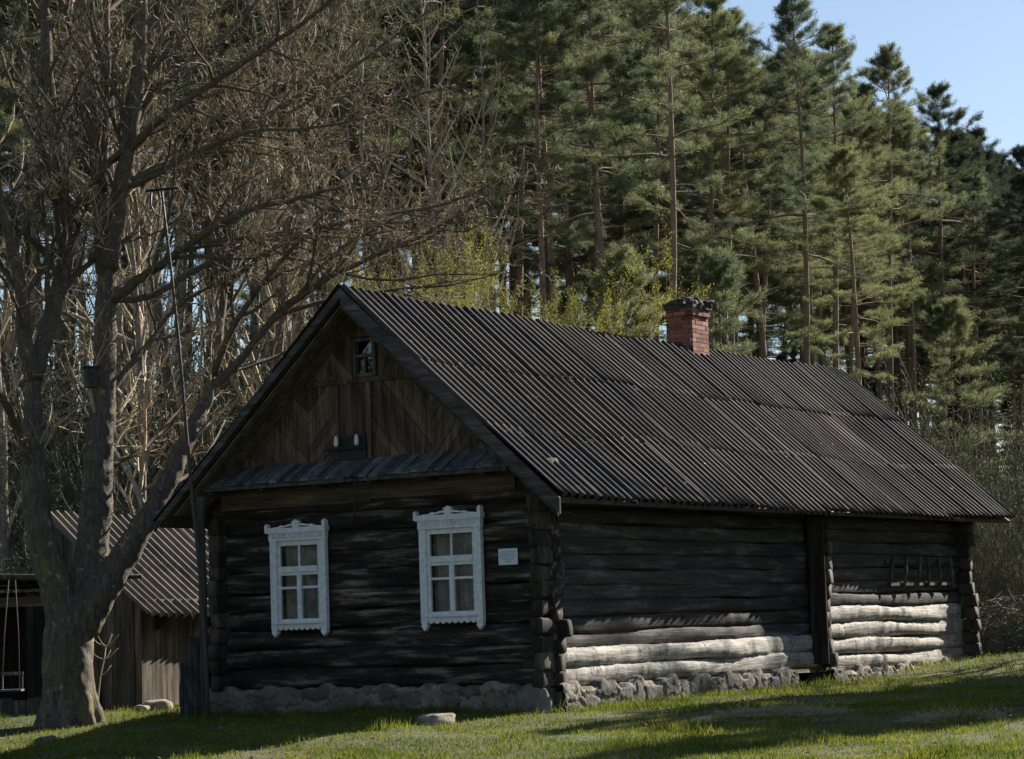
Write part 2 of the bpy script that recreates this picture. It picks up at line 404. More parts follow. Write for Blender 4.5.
# ================================================================== LOG HOUSE
YAW = R(31.84)
G0 = np.array([.418, 30.874, -1.16])
DV = np.array([math.sin(YAW), math.cos(YAW), 0]); NV = np.array([math.cos(YAW), -math.sin(YAW), 0])
def hw(x, y, z): return G0 + NV * x + DV * y + np.array([0, 0, z])
HW_, HL = 5.466, 14.05
EX, EZ, RX, RZ = .585, 2.697, -2.733, 5.692        # eave and ridge of the right slope
Y0, Y1 = -.665, 15.38
house = empty('log_house', G0, 'old dark log house with a grey corrugated roof and a red brick chimney', 'house', rz=-YAW)

def log(mb, axis, a0, a1, c, z, rh, rv, tone, lump=1.0, cap=True, sqe=.62):
    """one hewn log along local x or y; c is the other horizontal coordinate"""
    L = abs(a1 - a0); m = max(6, int(L / .07)); n = 16
    t = np.linspace(a0, a1, m)
    th = np.arange(n) * 2 * np.pi / n
    rad = 1 + smooth1d(m, 10, .06 * lump) + smooth1d(m, 3, .02 * lump)
    rr = rad[:, None] * (1 + .05 * lump * (rng.random((m, n)) - .5))
    ph = rng.random(3) * 6
    rr *= 1 + .05 * lump * np.sin(2 * th[None] + ph[0] + t[:, None] * .9) + .04 * lump * np.sin(3 * th[None] + ph[1] + t[:, None] * 1.7)
    for _ in range(int(L * .8 * lump)):           # knots and axe bites
        k = rng.random() * L + min(a0, a1); kt = rng.random() * 6.28
        d2 = ((t[:, None] - k) / .10) ** 2 + (np.angle(np.exp(1j * (th[None] - kt))) / .5) ** 2
        rr *= 1 + rng.choice([-.16, .10]) * np.exp(-d2)
    cz = z + smooth1d(m, 22, .014); cy = c + smooth1d(m, 25, .012)
    sq = lambda v: np.sign(v) * np.abs(v) ** sqe
    U = cy[:, None] + rr * rh * sq(np.cos(th))[None]; ZZ = cz[:, None] + rr * rv * sq(np.sin(th))[None]
    T = np.broadcast_to(t[:, None], U.shape)
    V = np.stack([T, U, ZZ], -1) if axis == 'x' else np.stack([U, T, ZZ], -1)
    ii = np.arange(m - 1)[:, None] * n; jj = np.arange(n)[None]; kk = (jj + 1) % n
    Q = np.stack([ii + jj, ii + kk, ii + n + kk, ii + n + jj], -1).reshape(-1, 4)
    b = mb.n; mb.add(V.reshape(-1, 3), Q, tone)
    if cap: mb.f.append(np.array([list(range(b + n))[b:b + n] if False else list(range(b, b + n))])); mb.f.append(np.array([list(range(b + (m - 1) * n, b + m * n))]))

WINS = [(-4.415, -3.475, 1.06, 2.62), (-1.935, -.965, 1.08, 2.67)]   # outer trim boxes of the two windows
zs = np.cumsum([.36 + .13] + [.262] * 10)          # log centres, front wall
front = MB(); 
for k, z in enumerate(zs):
    cuts = [(-HW_ - .02, 0.02)]
    for x0, x1, z0, z1 in WINS:
        if z + .13 > z0 + .20 and z - .13 < z1 - .22:
            nc = []
            for a, b in cuts:
                if x0 > a and x1 < b: nc += [(a, x0 + .11), (x1 - .11, b)]
                else: nc.append((a, b))
            cuts = nc
    tn = random.uniform(.15, .75)
    for a, b in cuts: log(front, 'x', a, b, .11, z,   .15, .144, tn, 1.5 if k < 6 else 1.0, sqe=.72)
front.build('log_wall', M['log_x'], house, True, True)
side = MB(); grey = MB()
for (a, b, off, z0, nlow, pl_) in ((.05, 7.95, 0, .42, 2, .245), (8.05, HL, .07, .33, 4, .255)):
    z = z0; k = 0
    while z < 2.95:
        low_ = k < nlow; p_ = pl_ if low_ else .205
        log(grey if low_ else side, 'y', a, b, -.12 + off - (.11 if not low_ and a < 1 else 0), z, .16 if low_ else .14, p_ * .54, random.uniform(.2, .8), 1.7 if low_ else 1.0, sqe=.7 if low_ else .5)
        k += 1; z += p_ * .5 + (pl_ if k < nlow else .205) * .5
zs2 = np.cumsum([.38] + [.205] * 12)
side.build('log_wall', M['log_y'], house, True, True)
grey.build('sill_logs', M['log_grey'], house, True, True)
bw = MB()
for z in zs2: log(bw, 'y', .05, HL, -HW_ + .11, z, .14, .128, random.random(), .6)
bw.build('log_wall', M['log_y'], house, True, True)
bk = MB()
for z in zs: log(bk, 'x', -HW_, 0, HL - .11, z, .14, .14, random.random(), .6)
bk.build('log_wall', M['log_x'], house, True, True)
# log ends at the notched corners and at the inner cross wall
def ends_x(y, x0, x1, zz):                           # ends running out along +x
    le = MB()
    for z in zz: log(le, 'x', x0, x1 + random.uniform(-.08, .05), y + random.uniform(-.02, .02), z, .10, .113, random.random(), 1.4, sqe=.6)
    le.build('log_ends', M['logend'], house, True, True)
def ends_y(x, y0, y1, zz):
    le = MB()
    for z in zz: log(le, 'y', y0, y1 + random.uniform(-.03, .03), x + random.uniform(-.012, .012), z, .074, .113, random.uniform(.1, .9), 1.3, sqe=.5)
    le.build('log_ends', M['logend'], house, True, True)
zc = np.arange(.40, 2.75, .215)
ends_x(HL - .13, 0, .33, zc); ends_x(7.98, 0, .26, zc); ends_x(.13, 0, .13, zc[:4])
ends_y(-.06, 0.02, -.30, np.arange(.42, 2.95, .225)); ends_y(-HW_ + .12, 0.02, -.26, zc + .05)
cb = MB(); cb.box(.02, .29, 7.72, 7.75, .35, 2.62, a=.1)   # board nailed beside the cross wall
cb.build('corner_board', M['logend'], house, attr=True)
# stone foundation
fd = MB(); fd.box(-HW_ - .02, -.03, -.08, .3, -.4, .30); fd.box(-.30, .08, .02, 6.9, -.4, .25); fd.box(-.30, .10, 8.2, HL - .1, -.4, .18)
fo = fd.build('foundation', M['mortar'], house, attr=True)
fs = MB()
def rubble(length, z0, z1, place, seed, sx=.22, top=.03, dep=.042):
    """one face of rough fieldstone masonry: stones bulging out of their mortar"""
    g_ = np.random.default_rng(seed); st_ = .022
    us = np.arange(0, length + st_, st_); zz = np.arange(z0, z1 + st_, st_)
    cells = []; u = 0
    while u < length + .2:
        w = g_.uniform(.6, 1.5) * sx; z = z0 + g_.uniform(-.06, .05)
        while z < z1 + .05:
            h = g_.uniform(.13, .30); cells.append((u + w / 2 + g_.normal() * .03, z + h / 2, w, h, g_.random(), g_.uniform(.6, 1.3))); z += h
        u += w * .92
    cs = np.array(cells); U, Zz = np.meshgrid(us, zz)
    Uw = U + .02 * np.sin(Zz * 31 + U * 9) + .012 * np.sin(U * 47); Zw = Zz + .02 * np.sin(U * 23 + Zz * 13) + .012 * np.sin(U * 51 + 1)
    D = np.sqrt(((Uw[..., None] - cs[:, 0]) / (cs[:, 2] * .5)) ** 2 + ((Zw[..., None] - cs[:, 1]) / (cs[:, 3] * .5)) ** 2)
    k = np.argsort(D, -1); d1 = np.take_along_axis(D, k[..., :1], -1)[..., 0]; d2 = np.take_along_axis(D, k[..., 1:2], -1)[..., 0]; id_ = k[..., 0]
    e = np.clip((d2 - d1) / .55, 0, 1); bulge = np.sqrt(e) * dep * cs[id_, 5] + g_.normal(size=U.shape) * .004 + (e < .12) * -.004
    edge = np.clip(np.minimum((z1 - Zz) / .05, 1), 0, 1); off = bulge * (.35 + .65 * edge)
    tone = np.where(e < .16, .95, .02 + .75 * cs[id_, 4])
    ztop = Zz + (Zz > z1 - .04) * (.03 * np.sin(U * 7) + .02 * np.sin(U * 19 + 1)) * (top / .03)
    P = place(U, off, ztop); back = P[-1].copy(); back = place(U[-1], -.22 + 0 * off[-1], ztop[-1])
    P = np.concatenate([P, back[None]], 0); tone = np.concatenate([tone, tone[-1:]], 0)
    m_ = MB(); nr_, nc_ = P.shape[:2]; i = np.arange(nr_ - 1)[:, None] * nc_; j = np.arange(nc_ - 1)[None]
    m_.add(P.reshape(-1, 3), np.stack([i + j, i + j + 1, i + nc_ + j + 1, i + nc_ + j], -1).reshape(-1, 4), tone.ravel())
    m_.build('fieldstones', M['stone'], fo, True, True)
rubble(HW_ + .12, -.3, .35, lambda u, o, z: np.stack([-HW_ - .1 + u, -.105 - o, z], -1), 5, .34, .03, .06)
rubble(6.95, -.3, .30, lambda u, o, z: np.stack([.105 + o, u + 0 * z, z - .006 * u], -1), 6, .40, .05)
rubble(5.9, -.3, .22, lambda u, o, z: np.stack([.135 + o, 8.2 + u, z], -1), 9, .40, .05)
fs = MB(); rock(fs, (-.16, -.22, .07), (.27, .17, .26), tone=.25)
fs.build('corner_stone', M['stone'], fo, True, True)

# roof: overlapping corrugated sheets
def sheets(mb, e0, top, y0, y1, courses, waves=5, pitch=.20, amp=.042, jag=.03, nrm=None, lap=.12):
    """corrugated sheets on a slope from the eave point e0=(x,z) to top=(x,z), length along y"""
    e0 = np.array(e0); top = np.array(top); sl = top - e0; Ls = np.linalg.norm(sl); sl /= Ls
    nr = np.array([-sl[1], sl[0]]); nr = nr if nr[1] > 0 else -nr
    sw = waves * pitch; cl = Ls / courses
    for c in range(courses):
        yy = y0; col = 0
        while yy < y1 - .05:
            w = min(sw + pitch * .9, y1 - yy); nxs = max(8, int(w / pitch * 8)); nys = 7
            ph_ = random.uniform(-.03, .03); skew = random.uniform(-.02, .02)
            a = np.linspace(0, w, nxs + 1); off = random.uniform(-.06, .05) if c else random.uniform(-.03, .05)
            s0 = c * cl - (lap if c else 0) + off; s1 = min((c + 1) * cl, Ls)
            b = np.linspace(0, 1, nys + 1)
            Ya, B = np.meshgrid(yy + a, b)
            S = s0 + (s1 - s0) * B
            if jag: S = S + (1 - B) * jag * (rng.random(Ya.shape) - .5) * (1 if c == 0 else .4)
            tilt = (.007 + random.uniform(-.002, .005)) * (1 - B) if c else .004
            hgt = amp * np.sin(2 * np.pi * (Ya - y0 + ph_ + skew * B) / pitch) + tilt + .016 * (1 - (Ya - yy) / w)
            sag = -.035 * np.sin(np.pi * S / Ls) * np.sin((Ya - y0) * .55 + 1) - .02 * np.sin((Ya - y0) * 1.1) - .05 * np.sin(np.pi * (Ya - y0) / (y1 - y0))
            N = hgt + sag + random.uniform(0, .006)
            P = np.stack([e0[0] + sl[0] * S + nr[0] * N, Ya, e0[1] + sl[1] * S + nr[1] * N], -1)
            low = P[0].copy(); low[:, 0] -= nr[0] * .006; low[:, 2] -= nr[1] * .006
            P = np.concatenate([low[None], P], 0); nr_, nc_ = P.shape[:2]
            i = np.arange(nr_ - 1)[:, None] * nc_; j = np.arange(nc_ - 1)[None]
            mb.add(P.reshape(-1, 3), np.stack([i + j, i + j + 1, i + nc_ + j + 1, i + nc_ + j], -1).reshape(-1, 4), random.uniform(.15, .75))
            yy += sw; col += 1
rf = MB()
sheets(rf, (EX, EZ), (RX, RZ), Y0, Y1, 3)
sheets(rf, (RX * 2 - EX, EZ), (RX, RZ), Y0, Y1, 3)
roof = rf.build('roof', M['roof'], house, True, True)
mo = MB(); SLP = np.array([RX - EX, RZ - EZ]); LSL = np.linalg.norm(SLP); SLP = SLP / LSL; NRM = np.array([-SLP[1], SLP[0]]); NRM = NRM if NRM[1] > 0 else -NRM
i1 = ico(1)
for k in range(700):
    c_ = random.choice((LSL / 3 - .1, LSL / 3 - .06, 2 * LSL / 3 - .1, 2 * LSL / 3 - .05, random.uniform(0, LSL))); c_ = max(0.0, c_ + random.gauss(0, .04)); y = random.uniform(Y0 + .1, Y1 - .1) if random.random() < .6 else Y0 + .1 + abs(random.gauss(0, 3.5))
    if y > Y1 - .1: continue
    sg_ = -.035 * math.sin(math.pi * c_ / LSL) * math.sin((y - Y0) * .55 + 1) - .02 * math.sin((y - Y0) * 1.1) - .05 * math.sin(math.pi * (y - Y0) / (Y1 - Y0))
    r_ = random.uniform(.012, .04); p = np.array([EX + SLP[0] * c_ + NRM[0] * (sg_ + .0), y, EZ + SLP[1] * c_ + NRM[1] * (sg_ + .0)])
    mo.add(i1[0] * np.array([r_ * 1.3, r_ * random.uniform(.8, 1.6), r_]) * rng.uniform(.7, 1.3, (len(i1[0]), 1)) + p, i1[1], random.random())
tag(mo.build('moss', M['moss'], roof, False, True), kind='stuff')
dk = MB()                                            # roof deck under the sheets
tk = .05
for sx in (1, -1):
    ex = RX + sx * (EX - RX - .06)
    dk.prism([(ex, EZ - .02), (RX, RZ - .09), (RX, RZ - .09 - tk), (ex - sx * .03, EZ - .02 - tk)], Y0 + .05, Y1 - .05)
dk.build('roof_deck', M['soffit'], roof, attr=True)
# barge boards and soffits along the front verge
ang = math.atan2(RZ - EZ, EX - RX)
for sx in (1, -1):
    bb = MB(); ex = RX + sx * (EX - RX)
    top = lambda q, d: (RX + sx * q, RZ - .03 - q * math.tan(ang) - d)
    q1 = EX - RX - .02
    bw_ = .20 if sx > 0 else .11
    bb.prism([top(0, .0), top(q1, .0), top(q1, bw_), top(0, bw_ + .01)], Y0 - .012, Y0 + .02, a=.7)
    if sx > 0: bb.prism([top(0, .16), top(q1 - .05, .16), top(q1 - .05, .27), top(0, .28)], Y0 + .022, Y0 + .05, a=.35)
    bb.build('barge_board', M['barge'], roof, attr=True)
    sf = MB(); yk = Y0 + .06
    while yk < -.02:
        w = random.uniform(.11, .15); d = random.uniform(-.006, .006)
        sf.prism([top(.02, .17 + d), top(q1 - .32, .17 + d), top(q1 - .32, .19 + d), top(.02, .19 + d)], yk, min(yk + w - .006, -.01), a=random.random()); yk += w
    sf.build('soffit', M['soffit'], roof, attr=True)
# rafter tails under the right eave, lying purlin ends at the rear
rt_ = MB()
for yk in np.arange(.5, HL, .95):
    rt_.prism([(.06, EZ + .28), (.40, EZ + .0), (.40, EZ - .06), (.06, EZ + .16)], yk, yk + .09, a=random.random())
rt_.box(-.16, .02, .1, HL + .45, 2.72, 2.9, a=.4)
rt_.build('rafter_tails', M['logend'], house, attr=True)

# gable
zl = lambda x: RZ - .17 - abs(x - RX) * math.tan(ang)
xa = lambda z: (RZ - .17 - z) / math.tan(ang)
ga = MB(); ZB, ZT = 3.22, 4.50
GA0, GA1 = .0, .05
hx0, hx1 = -3.27, -2.80
planks(ga, [(RX - xa(ZB), ZB), (hx0 - .55, ZB), (hx0 - .55, zl(hx0 - .55) if zl(hx0 - .55) < ZT else ZT), (RX - xa(ZT), ZT)], R(-42), .12, GA0, GA1)
planks(ga, [(hx0 - .55, ZB), (hx0, ZB), (hx0, ZT), (hx0 - .55, ZT)], R(46), .11, GA0, GA1)
planks(ga, [(hx0, ZB), (hx1, ZB), (hx1, ZT), (hx0, ZT)], R(90), .10, GA0 - .02, GA1)
planks(ga, [(hx1, ZB), (RX + .95, ZB), (RX + .95, ZT), (hx1, ZT)], R(-50), .12, GA0, GA1)
planks(ga, [(RX + .95, ZB), (RX + xa(ZB), ZB), (RX + xa(ZT), ZT), (RX + .95, ZT)], R(52), .12, GA0, GA1)
planks(ga, [(RX - xa(ZT), ZT), (-3.03, ZT), (-3.03, zl(-3.03))], R(-48), .11, GA0 - .015, GA1)
planks(ga, [(-2.60, ZT), (RX + xa(ZT), ZT), (-2.60, zl(-2.60))], R(68), .10, GA0 - .015, GA1)
planks(ga, [(-3.03, 5.08), (-2.60, 5.08), (-2.60, zl(-2.60)), (RX, zl(RX)), (-3.03, zl(-3.03))], R(0), .11, GA0 - .015, GA1)
gable = ga.build('gable', M['gable'], house, attr=True)
gt = MB()
gt.box(RX - xa(ZT) + .05, RX + xa(ZT) - .05, -.045, -.018, ZT - .045, ZT + .02, a=.3)
gt.box(hx0 - .05, hx0, -.04, -.023, 3.3, ZT - .05, a=.8); gt.box(hx1, hx1 + .07, -.04, -.023, 3.3, ZT - .05, a=.9)
gt.build('hatch_frame', M['gable'], gable, attr=True)
rg = MB(); rg.prism([(RX - xa(ZB), ZB), (RX + xa(ZB), ZB), (RX, zl(RX))], HL - .1, HL); rg.build('gable', M['gable'], house, attr=True)
fl = MB(); fl.box(-HW_ + .1, -.1, .2, HL - .2, 2.9, 2.96); fl.build('ceiling', M['brown'], house, attr=True)
# attic window
aw = MB(); ax0, ax1, az0, az1 = -3.0, -2.63, 4.53, 5.06
for b in ((ax0, ax0 + .05, az0, az1), (ax1 - .05, ax1, az0, az1), (ax0 + .05, ax1 - .05, az1 - .05, az1), (ax0 + .05, ax1 - .05, az0, az0 + .045), (ax0 + .05, ax1 - .05, 4.80, 4.835)):
    aw.box(b[0], b[1], -.05, .03, b[2], b[3], a=.8)
aw.box(-2.825, -2.80, -.035, .02, az0 + .045, 4.80, a=.7)
awo = aw.build('window', M['board'], gable, attr=True)
gp = MB(); gp.box(ax0 + .05, ax1 - .05, -.005, 0, az0 + .045, az1 - .05); gp.build('pane', M['glass'], awo)
dkp = MB(); dkp.box(ax0 - .02, ax1 + .02, .25, .27, az0, az1 + .02); dkp.build('attic_dark_panel', M['dark'], awo)  # dark sheet behind the pane standing in for the unlit attic
# meter board and insulators
ib = MB(); ib.box(hx0 - .02, hx1 - .01, -.06, -.042, 3.42, 3.74); ib.tube([(-3.45, -.10, 3.56), (-2.8, -.10, 3.56)], .014, 6)
ibo = ib.build('bracket_board', M['dark'], house)
for xi in (-3.26, -2.92):
    ii_ = MB(); ii_.tube([(xi, -.12, 3.60), (xi, -.12, 3.64), (xi, -.12, 3.70), (xi, -.12, 3.735), (xi, -.12, 3.75)], [.026, .034, .03, .022, .01], 12)
    ii_.build('insulator', M['porcelain'], ibo, True)
# pent roof over the windows and the board below it
pr = MB(); xk = -5.52
while xk < -.36:
    w = random.uniform(.10, .16); d = random.uniform(-.008, .01); e = random.uniform(-.02, .03)
    x1 = min(xk + w - .008, -.34)
    v = np.array([(x, y, z) for (y, z) in ((-.46 + e, 3.17 + d), (-.005, 3.43 + d), (-.005, 3.405 + d), (-.46 + e, 3.145 + d)) for x in (xk, x1)])
    pr.add(v, [(0, 1, 3, 2), (6, 7, 1, 0), (4, 5, 7, 6), (2, 3, 5, 4), (0, 2, 4, 6), (1, 7, 5, 3)], random.random())
    xk += w
pr.box(-5.5, -.36, -.43, -.40, 3.09, 3.145, a=.2)
for q in np.arange(-5.3, -.4, .9): pr.box(q, q + .07, -.38, -.04, 3.06, 3.13, a=.1)
pr.build('pent_roof', M['boardx'], house, attr=True)
fb = MB(); fb.box(-5.3, -2.74, -.085, -.055, 2.83, 3.10, a=.8); fb.box(-2.73, -.45, -.09, -.06, 2.86, 3.12, a=.9)
fb.build('frieze_board', M['brown'], house, attr=True)
cbm = MB(); cbm.tube([(-2.70, -.46, 3.16), (-2.72, -.47, 3.05), (-2.74, -.46, 2.8), (-2.75, -.44, 2.6), (-2.80, -.44, 2.55), (-2.95, -.42, 2.53)], .012, 6)
cbm.build('cable', M['dark'], house, True)

# carved windows
def make_window(x0, x1, z0, z1):
    w = x1 - x0; u = (z1 - z0) / 615.0; zt = lambda p: z1 - (p - 65) * u      # p: row in the carved pattern
    yf = -.13
    t = MB()
    sw_ = .105
    for a in (x0, x1 - sw_):                                  # side boards with pointed tips
        m_ = a + sw_ / 2
        t.prism([(a, zt(150)), (a, zt(640)), (a + .012, zt(650)), (a, zt(658)), (m_, zt(682)), (a + sw_, zt(658)), (a + sw_ - .012, zt(650)), (a + sw_, zt(640)), (a + sw_, zt(150))], yf - .02, yf + .05)
    t.box(x0 - .04, x1 + .03, yf - .055, yf + .05, zt(122), zt(95))             # cornice
    t.box(x0 - .01, x1 + .01, yf - .03, yf + .05, zt(165), zt(122))
    for q in np.linspace(x0 + .05, x1 - .07, 22): t.box(q, q + .018, yf - .05, yf - .03, zt(148), zt(122))    # dentils
    t.box(x0 - .055, x0 - .01, yf - .06, yf + .02, zt(118), zt(78)); t.box(x1 - .02, x1 + .035, yf - .06, yf + .02, zt(112), zt(68))
    t.prism([(x0 - .055, zt(78)), (x0 - .01, zt(78)), (x0 - .033, zt(70))], yf - .05, yf + .02); t.prism([(x1 - .02, zt(68)), (x1 + .035, zt(68)), (x1 + .008, zt(58))], yf - .05, yf + .02)
    cx = (x0 + x1) / 2
    t.prism([(cx - .05, zt(96)), (cx - .05, zt(72)), (cx - .075, zt(66)), (cx, zt(52)), (cx + .075, zt(66)), (cx + .05, zt(72)), (cx + .05, zt(96))], yf - .05, yf + .01)
    for sx in (1, -1):                                        # carved scrolls of the crown
        e = (x1 - .02 if sx > 0 else x0 - .01)
        P = [(cx + sx * .05, zt(74)), (cx + sx * .13, zt(77)), (cx + sx * .2, zt(84)), (cx + sx * .26, zt(80)), (cx + sx * .30, zt(88)), (e, zt(94)), (e, zt(97)), (cx + sx * .24, zt(93)), (cx + sx * .15, zt(88)), (cx + sx * .05, zt(86))]
        t.prism(P, yf - .04, yf + .01)
    n = 8; xs = np.linspace(x0 + sw_, x1 - sw_, n * 6 + 1)    # scalloped apron
    ap = [(x1 - sw_, zt(604)), (x0 + sw_, zt(604))] + [(x, zt(634 + 13 * abs(math.sin(math.pi * n * (x - x0 - sw_) / (w - 2 * sw_))))) for x in xs]
    t.prism(ap, yf - .012, yf + .04)
    t.box(x0 + .06, x1 - .06, yf - .05, yf + .05, zt(612), zt(602))
    wo_ = t.build('window', M['white'], house)
    s = MB(); a, b = x0 + sw_ + .004, x1 - sw_ - .004; ys0, ys1 = yf + .012, yf + .055
    fr = .042
    s.box(a, a + fr, ys0, ys1, zt(602), zt(165)); s.box(b - fr, b, ys0, ys1, zt(602), zt(165))
    s.box(a + fr, b - fr, ys0, ys1, zt(192), zt(165)); s.box(a + fr, b - fr, ys0 - .02, ys1, zt(335), zt(304)); s.box(a + fr, b - fr, ys0, ys1, zt(602), zt(586))
    m_ = (a + b) / 2
    s.box(m_ - .013, m_ + .013, ys0 + .008, ys1, zt(304), zt(192)); s.box(m_ - .035, m_ + .035, ys0 - .008, ys1, zt(586), zt(335))
    for p, q in ((a + fr, m_ - .035), (m_ + .035, b - fr)):
        s.box(p, q, ys0 + .01, ys1, zt(425), zt(412)); s.box(p, q, ys0 + .002, ys1, zt(352), zt(335))
    s.build('sash', M['white'], wo_)
    gl = MB(); gl.box(a + .01, b - .01, ys0 + .03, ys0 + .034, zt(598), zt(170)); gl.build('pane', M['glass'], wo_)
    cu = MB()
    for p, q, top_ in ((a - .012, b + .012, 175),):
        xs = np.linspace(p, q, 40); ww = .02 * np.sin(xs * 55) + .014 * np.sin(xs * 23)
        if top_: zlo, zhi, yc = zt(610), zt(170), .03
        else: zlo, zhi, yc = zt(320), zt(170), .17; 
        v = np.concatenate([np.stack([xs + .02 * np.sin(xs * 9), yc + ww, np.full(40, zlo)], -1), np.stack([xs, yc + ww, np.full(40, zhi)], -1)])
        k = np.arange(39); cu.add(v, np.stack([k, k + 1, k + 41, k + 40], -1))
    cu.build('curtain', M['curtain'], wo_, True)
    sl_ = MB(); sl_.box(x0 + .09, x1 - .09, -.08, .25, zt(606), zt(600)); sl_.build('sill', M['white'], wo_)
for wv in WINS: make_window(*wv)

lw = MB()
for a_, b_ in ((-HW_ + .2, -4.40), (-3.48, -1.92), (-.98, -.2)): lw.box(a_, b_, .265, .29, .4, 2.9, a=.3)
for (x0_, x1_, z0_, z1_) in WINS: lw.box(x0_ + .02, x1_ - .02, .265, .29, .4, z0_ - .02, a=.3); lw.box(x0_ + .02, x1_ - .02, .265, .29, z1_ - .02, 2.9, a=.3)
lw.build('light_stop_lining', M['log_x'], house, attr=True)  # lining added behind the logs to stop light showing through gaps
rm = MB(); rm.box(-HW_ + .2, -.3, 1.3, 1.34, .4, 2.9); rm.box(-2.75, -2.71, .3, 1.3, .4, 2.9); rm.build('light_block_partition', M['log_x'], house, attr=True)  # partitions added behind the windows to block stray light

# chimney of single bricks
ch = MB(); cx0, cx1, cy0, cy1 = -2.99, -2.54, 9.08, 9.66
zc0, zc1 = 5.2, 6.32; bh = .075; row = 0; zz = zc0
while zz < zc1:
    flare = .0 if zz < zc1 - .16 else .03
    X0, X1, Y0_, Y1_ = cx0 - flare, cx1 + flare, cy0 - flare, cy1 + flare
    for (p0, p1, fix, ax) in ((Y0_, Y1_, X1, 'y'), (Y0_, Y1_, X0, 'y'), (X0, X1, Y0_, 'x'), (X0, X1, Y1_, 'x')):
        p = p0 - (.125 if row % 2 else 0)
        while p < p1 - .01:
            a, b = max(p, p0) + .004, min(p + .25, p1) - .004
            if b - a > .02:
                j_ = random.uniform(-.004, .004)
                if ax == 'y': ch.box(fix - .05 + j_ - (0 if fix == X1 else -.05), fix + j_ + (0 if fix == X1 else .05), a, b, zz + .004, zz + bh - .004, a=random.random())
                else: ch.box(a + .002, b - .002, fix - .0 + j_ - (.0 if fix == Y0_ else .05), fix + .05 + j_ - (.0 if fix == Y0_ else .05), zz + .004, zz + bh - .004, a=random.random())
            p += .25
    zz += bh; row += 1
cho = ch.build('chimney', M['brick'], house, attr=True)
cm = MB(); cm.box(cx0 + .008, cx1 - .008, cy0 + .008, cy1 - .008, 4.9, zc1 - .02); cm.build('mortar_core', M['mortar'], cho, attr=True)
cc = MB()
for k in range(34):
    x = random.uniform(cx0 - .02, cx1 + .02); y = random.uniform(cy0 - .03, cy1 + .03)
    rock(cc, (x, y, zc1 + random.uniform(.02, .12)), (random.uniform(.06, .12), random.uniform(.06, .12), random.uniform(.04, .08)), tone=random.uniform(0, .4), rough=.5)
cc.box(cx0 - .055, cx1 + .055, cy0 - .055, cy1 + .055, zc1 - .02, zc1 + .035, a=.2)
cc.build('chimney_cap', M['capstone'], cho, False, True)

# ------------------------------------------------------------------ things on the house
sg = empty('information_sign', hw(-.60, -.06, 2.0), 'small white information plate with blue lettering beside the right front window', 'sign', rz=-YAW)
sm = MB(); sm.box(-.145, .145, -.012, 0, -.105, .105); sm.build('plate', M['signp'], sg)
sx_ = MB()
for k, (zz, wd_) in enumerate(((.06, .22), (.028, .25), (-.002, .24), (-.032, .18), (-.06, .10))):
    p = -wd_ / 2
    while p < wd_ / 2:
        l = random.uniform(.012, .035); sx_.box(p, min(p + l, wd_ / 2), -.0145, -.0125, zz - .006, zz + .006); p += l + .008
sx_.build('lettering', M['ink'], sg)

rk = empty('wooden_rack', hw(.0, 12.0, 1.62), 'weathered wooden ladder rack of leaning rungs hung high on the side wall', 'rack', rz=-YAW)
rr_ = MB(); rr_.box(.09, .13, -1.45, 1.5, -.08, -.03, a=.6); rr_.build('rail', M['board'], rk, attr=True)
rr_ = MB(); rr_.box(.09, .12, -1.5, 1.45, .30, .35, a=.4); rr_.build('rail', M['board'], rk, attr=True)
for k, yk in enumerate((-1.35, -.75, -.15, .25, .75, 1.3)):
    r_ = MB(); s = (-.12, -.08, -.1, -.03, .02, .05)[k]
    r_.tube([(.15, yk - s, .42), (.155, yk, .15), (.15, yk + s, -.12)], [.028, .03, .026], 7, a=random.random()); r_.build('rung', M['board'], rk, True, True)

# ------------------------------------------------------------------ posts, mast
def post(px, ytop, ybot, Y, r, label, lean=0.0, ptop=None):
    b = at(px, ybot, Y); tpt = at(ptop if ptop else px, ytop, Y + lean)
    m = MB(); n = 9; P = np.array([b + (tpt - b) * k / (n - 1) for k in range(n)]); P[:, 0] += smooth1d(n, 3, r * .12); P -= b; P[0][2] -= .15
    m.tube(P, r * (1 + smooth1d(n, 2, .08)), 10, wob=.12, a=rng.random(len(P) * 10))
    o = m.build('wooden_post', M['postw'], None, True, True); o.location = b
    return tag(o, label, 'post')
post(206, 497, 722, 32.2, .055, 'tall slim weathered post at the left front corner of the house', ptop=200)
post(196, 637, 719, 32.4, .10, 'short thick post, the taller of the pair left of the house corner', ptop=195)
post(186, 662, 716, 32.7, .085, 'short thick post, the lower of the pair left of the house corner', ptop=186)
mb_ = at(210, 722, 31.8); mt = at(161, 190, 32.2)
mast = empty('antenna_mast', mb_, 'tall thin rusty mast with a crossbar on top leaning past the left eave', 'mast')
mm = MB(); P = np.array([(mt - mb_) * k / 11 for k in range(12)]); P[:, 0] += .05 * np.sin(np.linspace(0, 3.1, 12)) + smooth1d(12, 4, .015); P[0][2] -= .2
mm.tube(P, np.linspace(.03, .017, 12), 8); mm.build('pole', M['rustpole'], mast, True)
tp = P[-1]
mm = MB(); mm.tube([tp + (-.22, .03, .0), tp + (.24, -.03, .02)], .02, 8); mm.build('crossbar', M['dark'], mast, True)
mm = MB(); mm.tube([tp + (-.14, 0, -.03), tp + (-.15, 0, -.2), tp + (-.1, 0, -.33), tp + (-.02, 0, -.36)], .012, 6); mm.build('hanging_wire', M['dark'], mast, True)

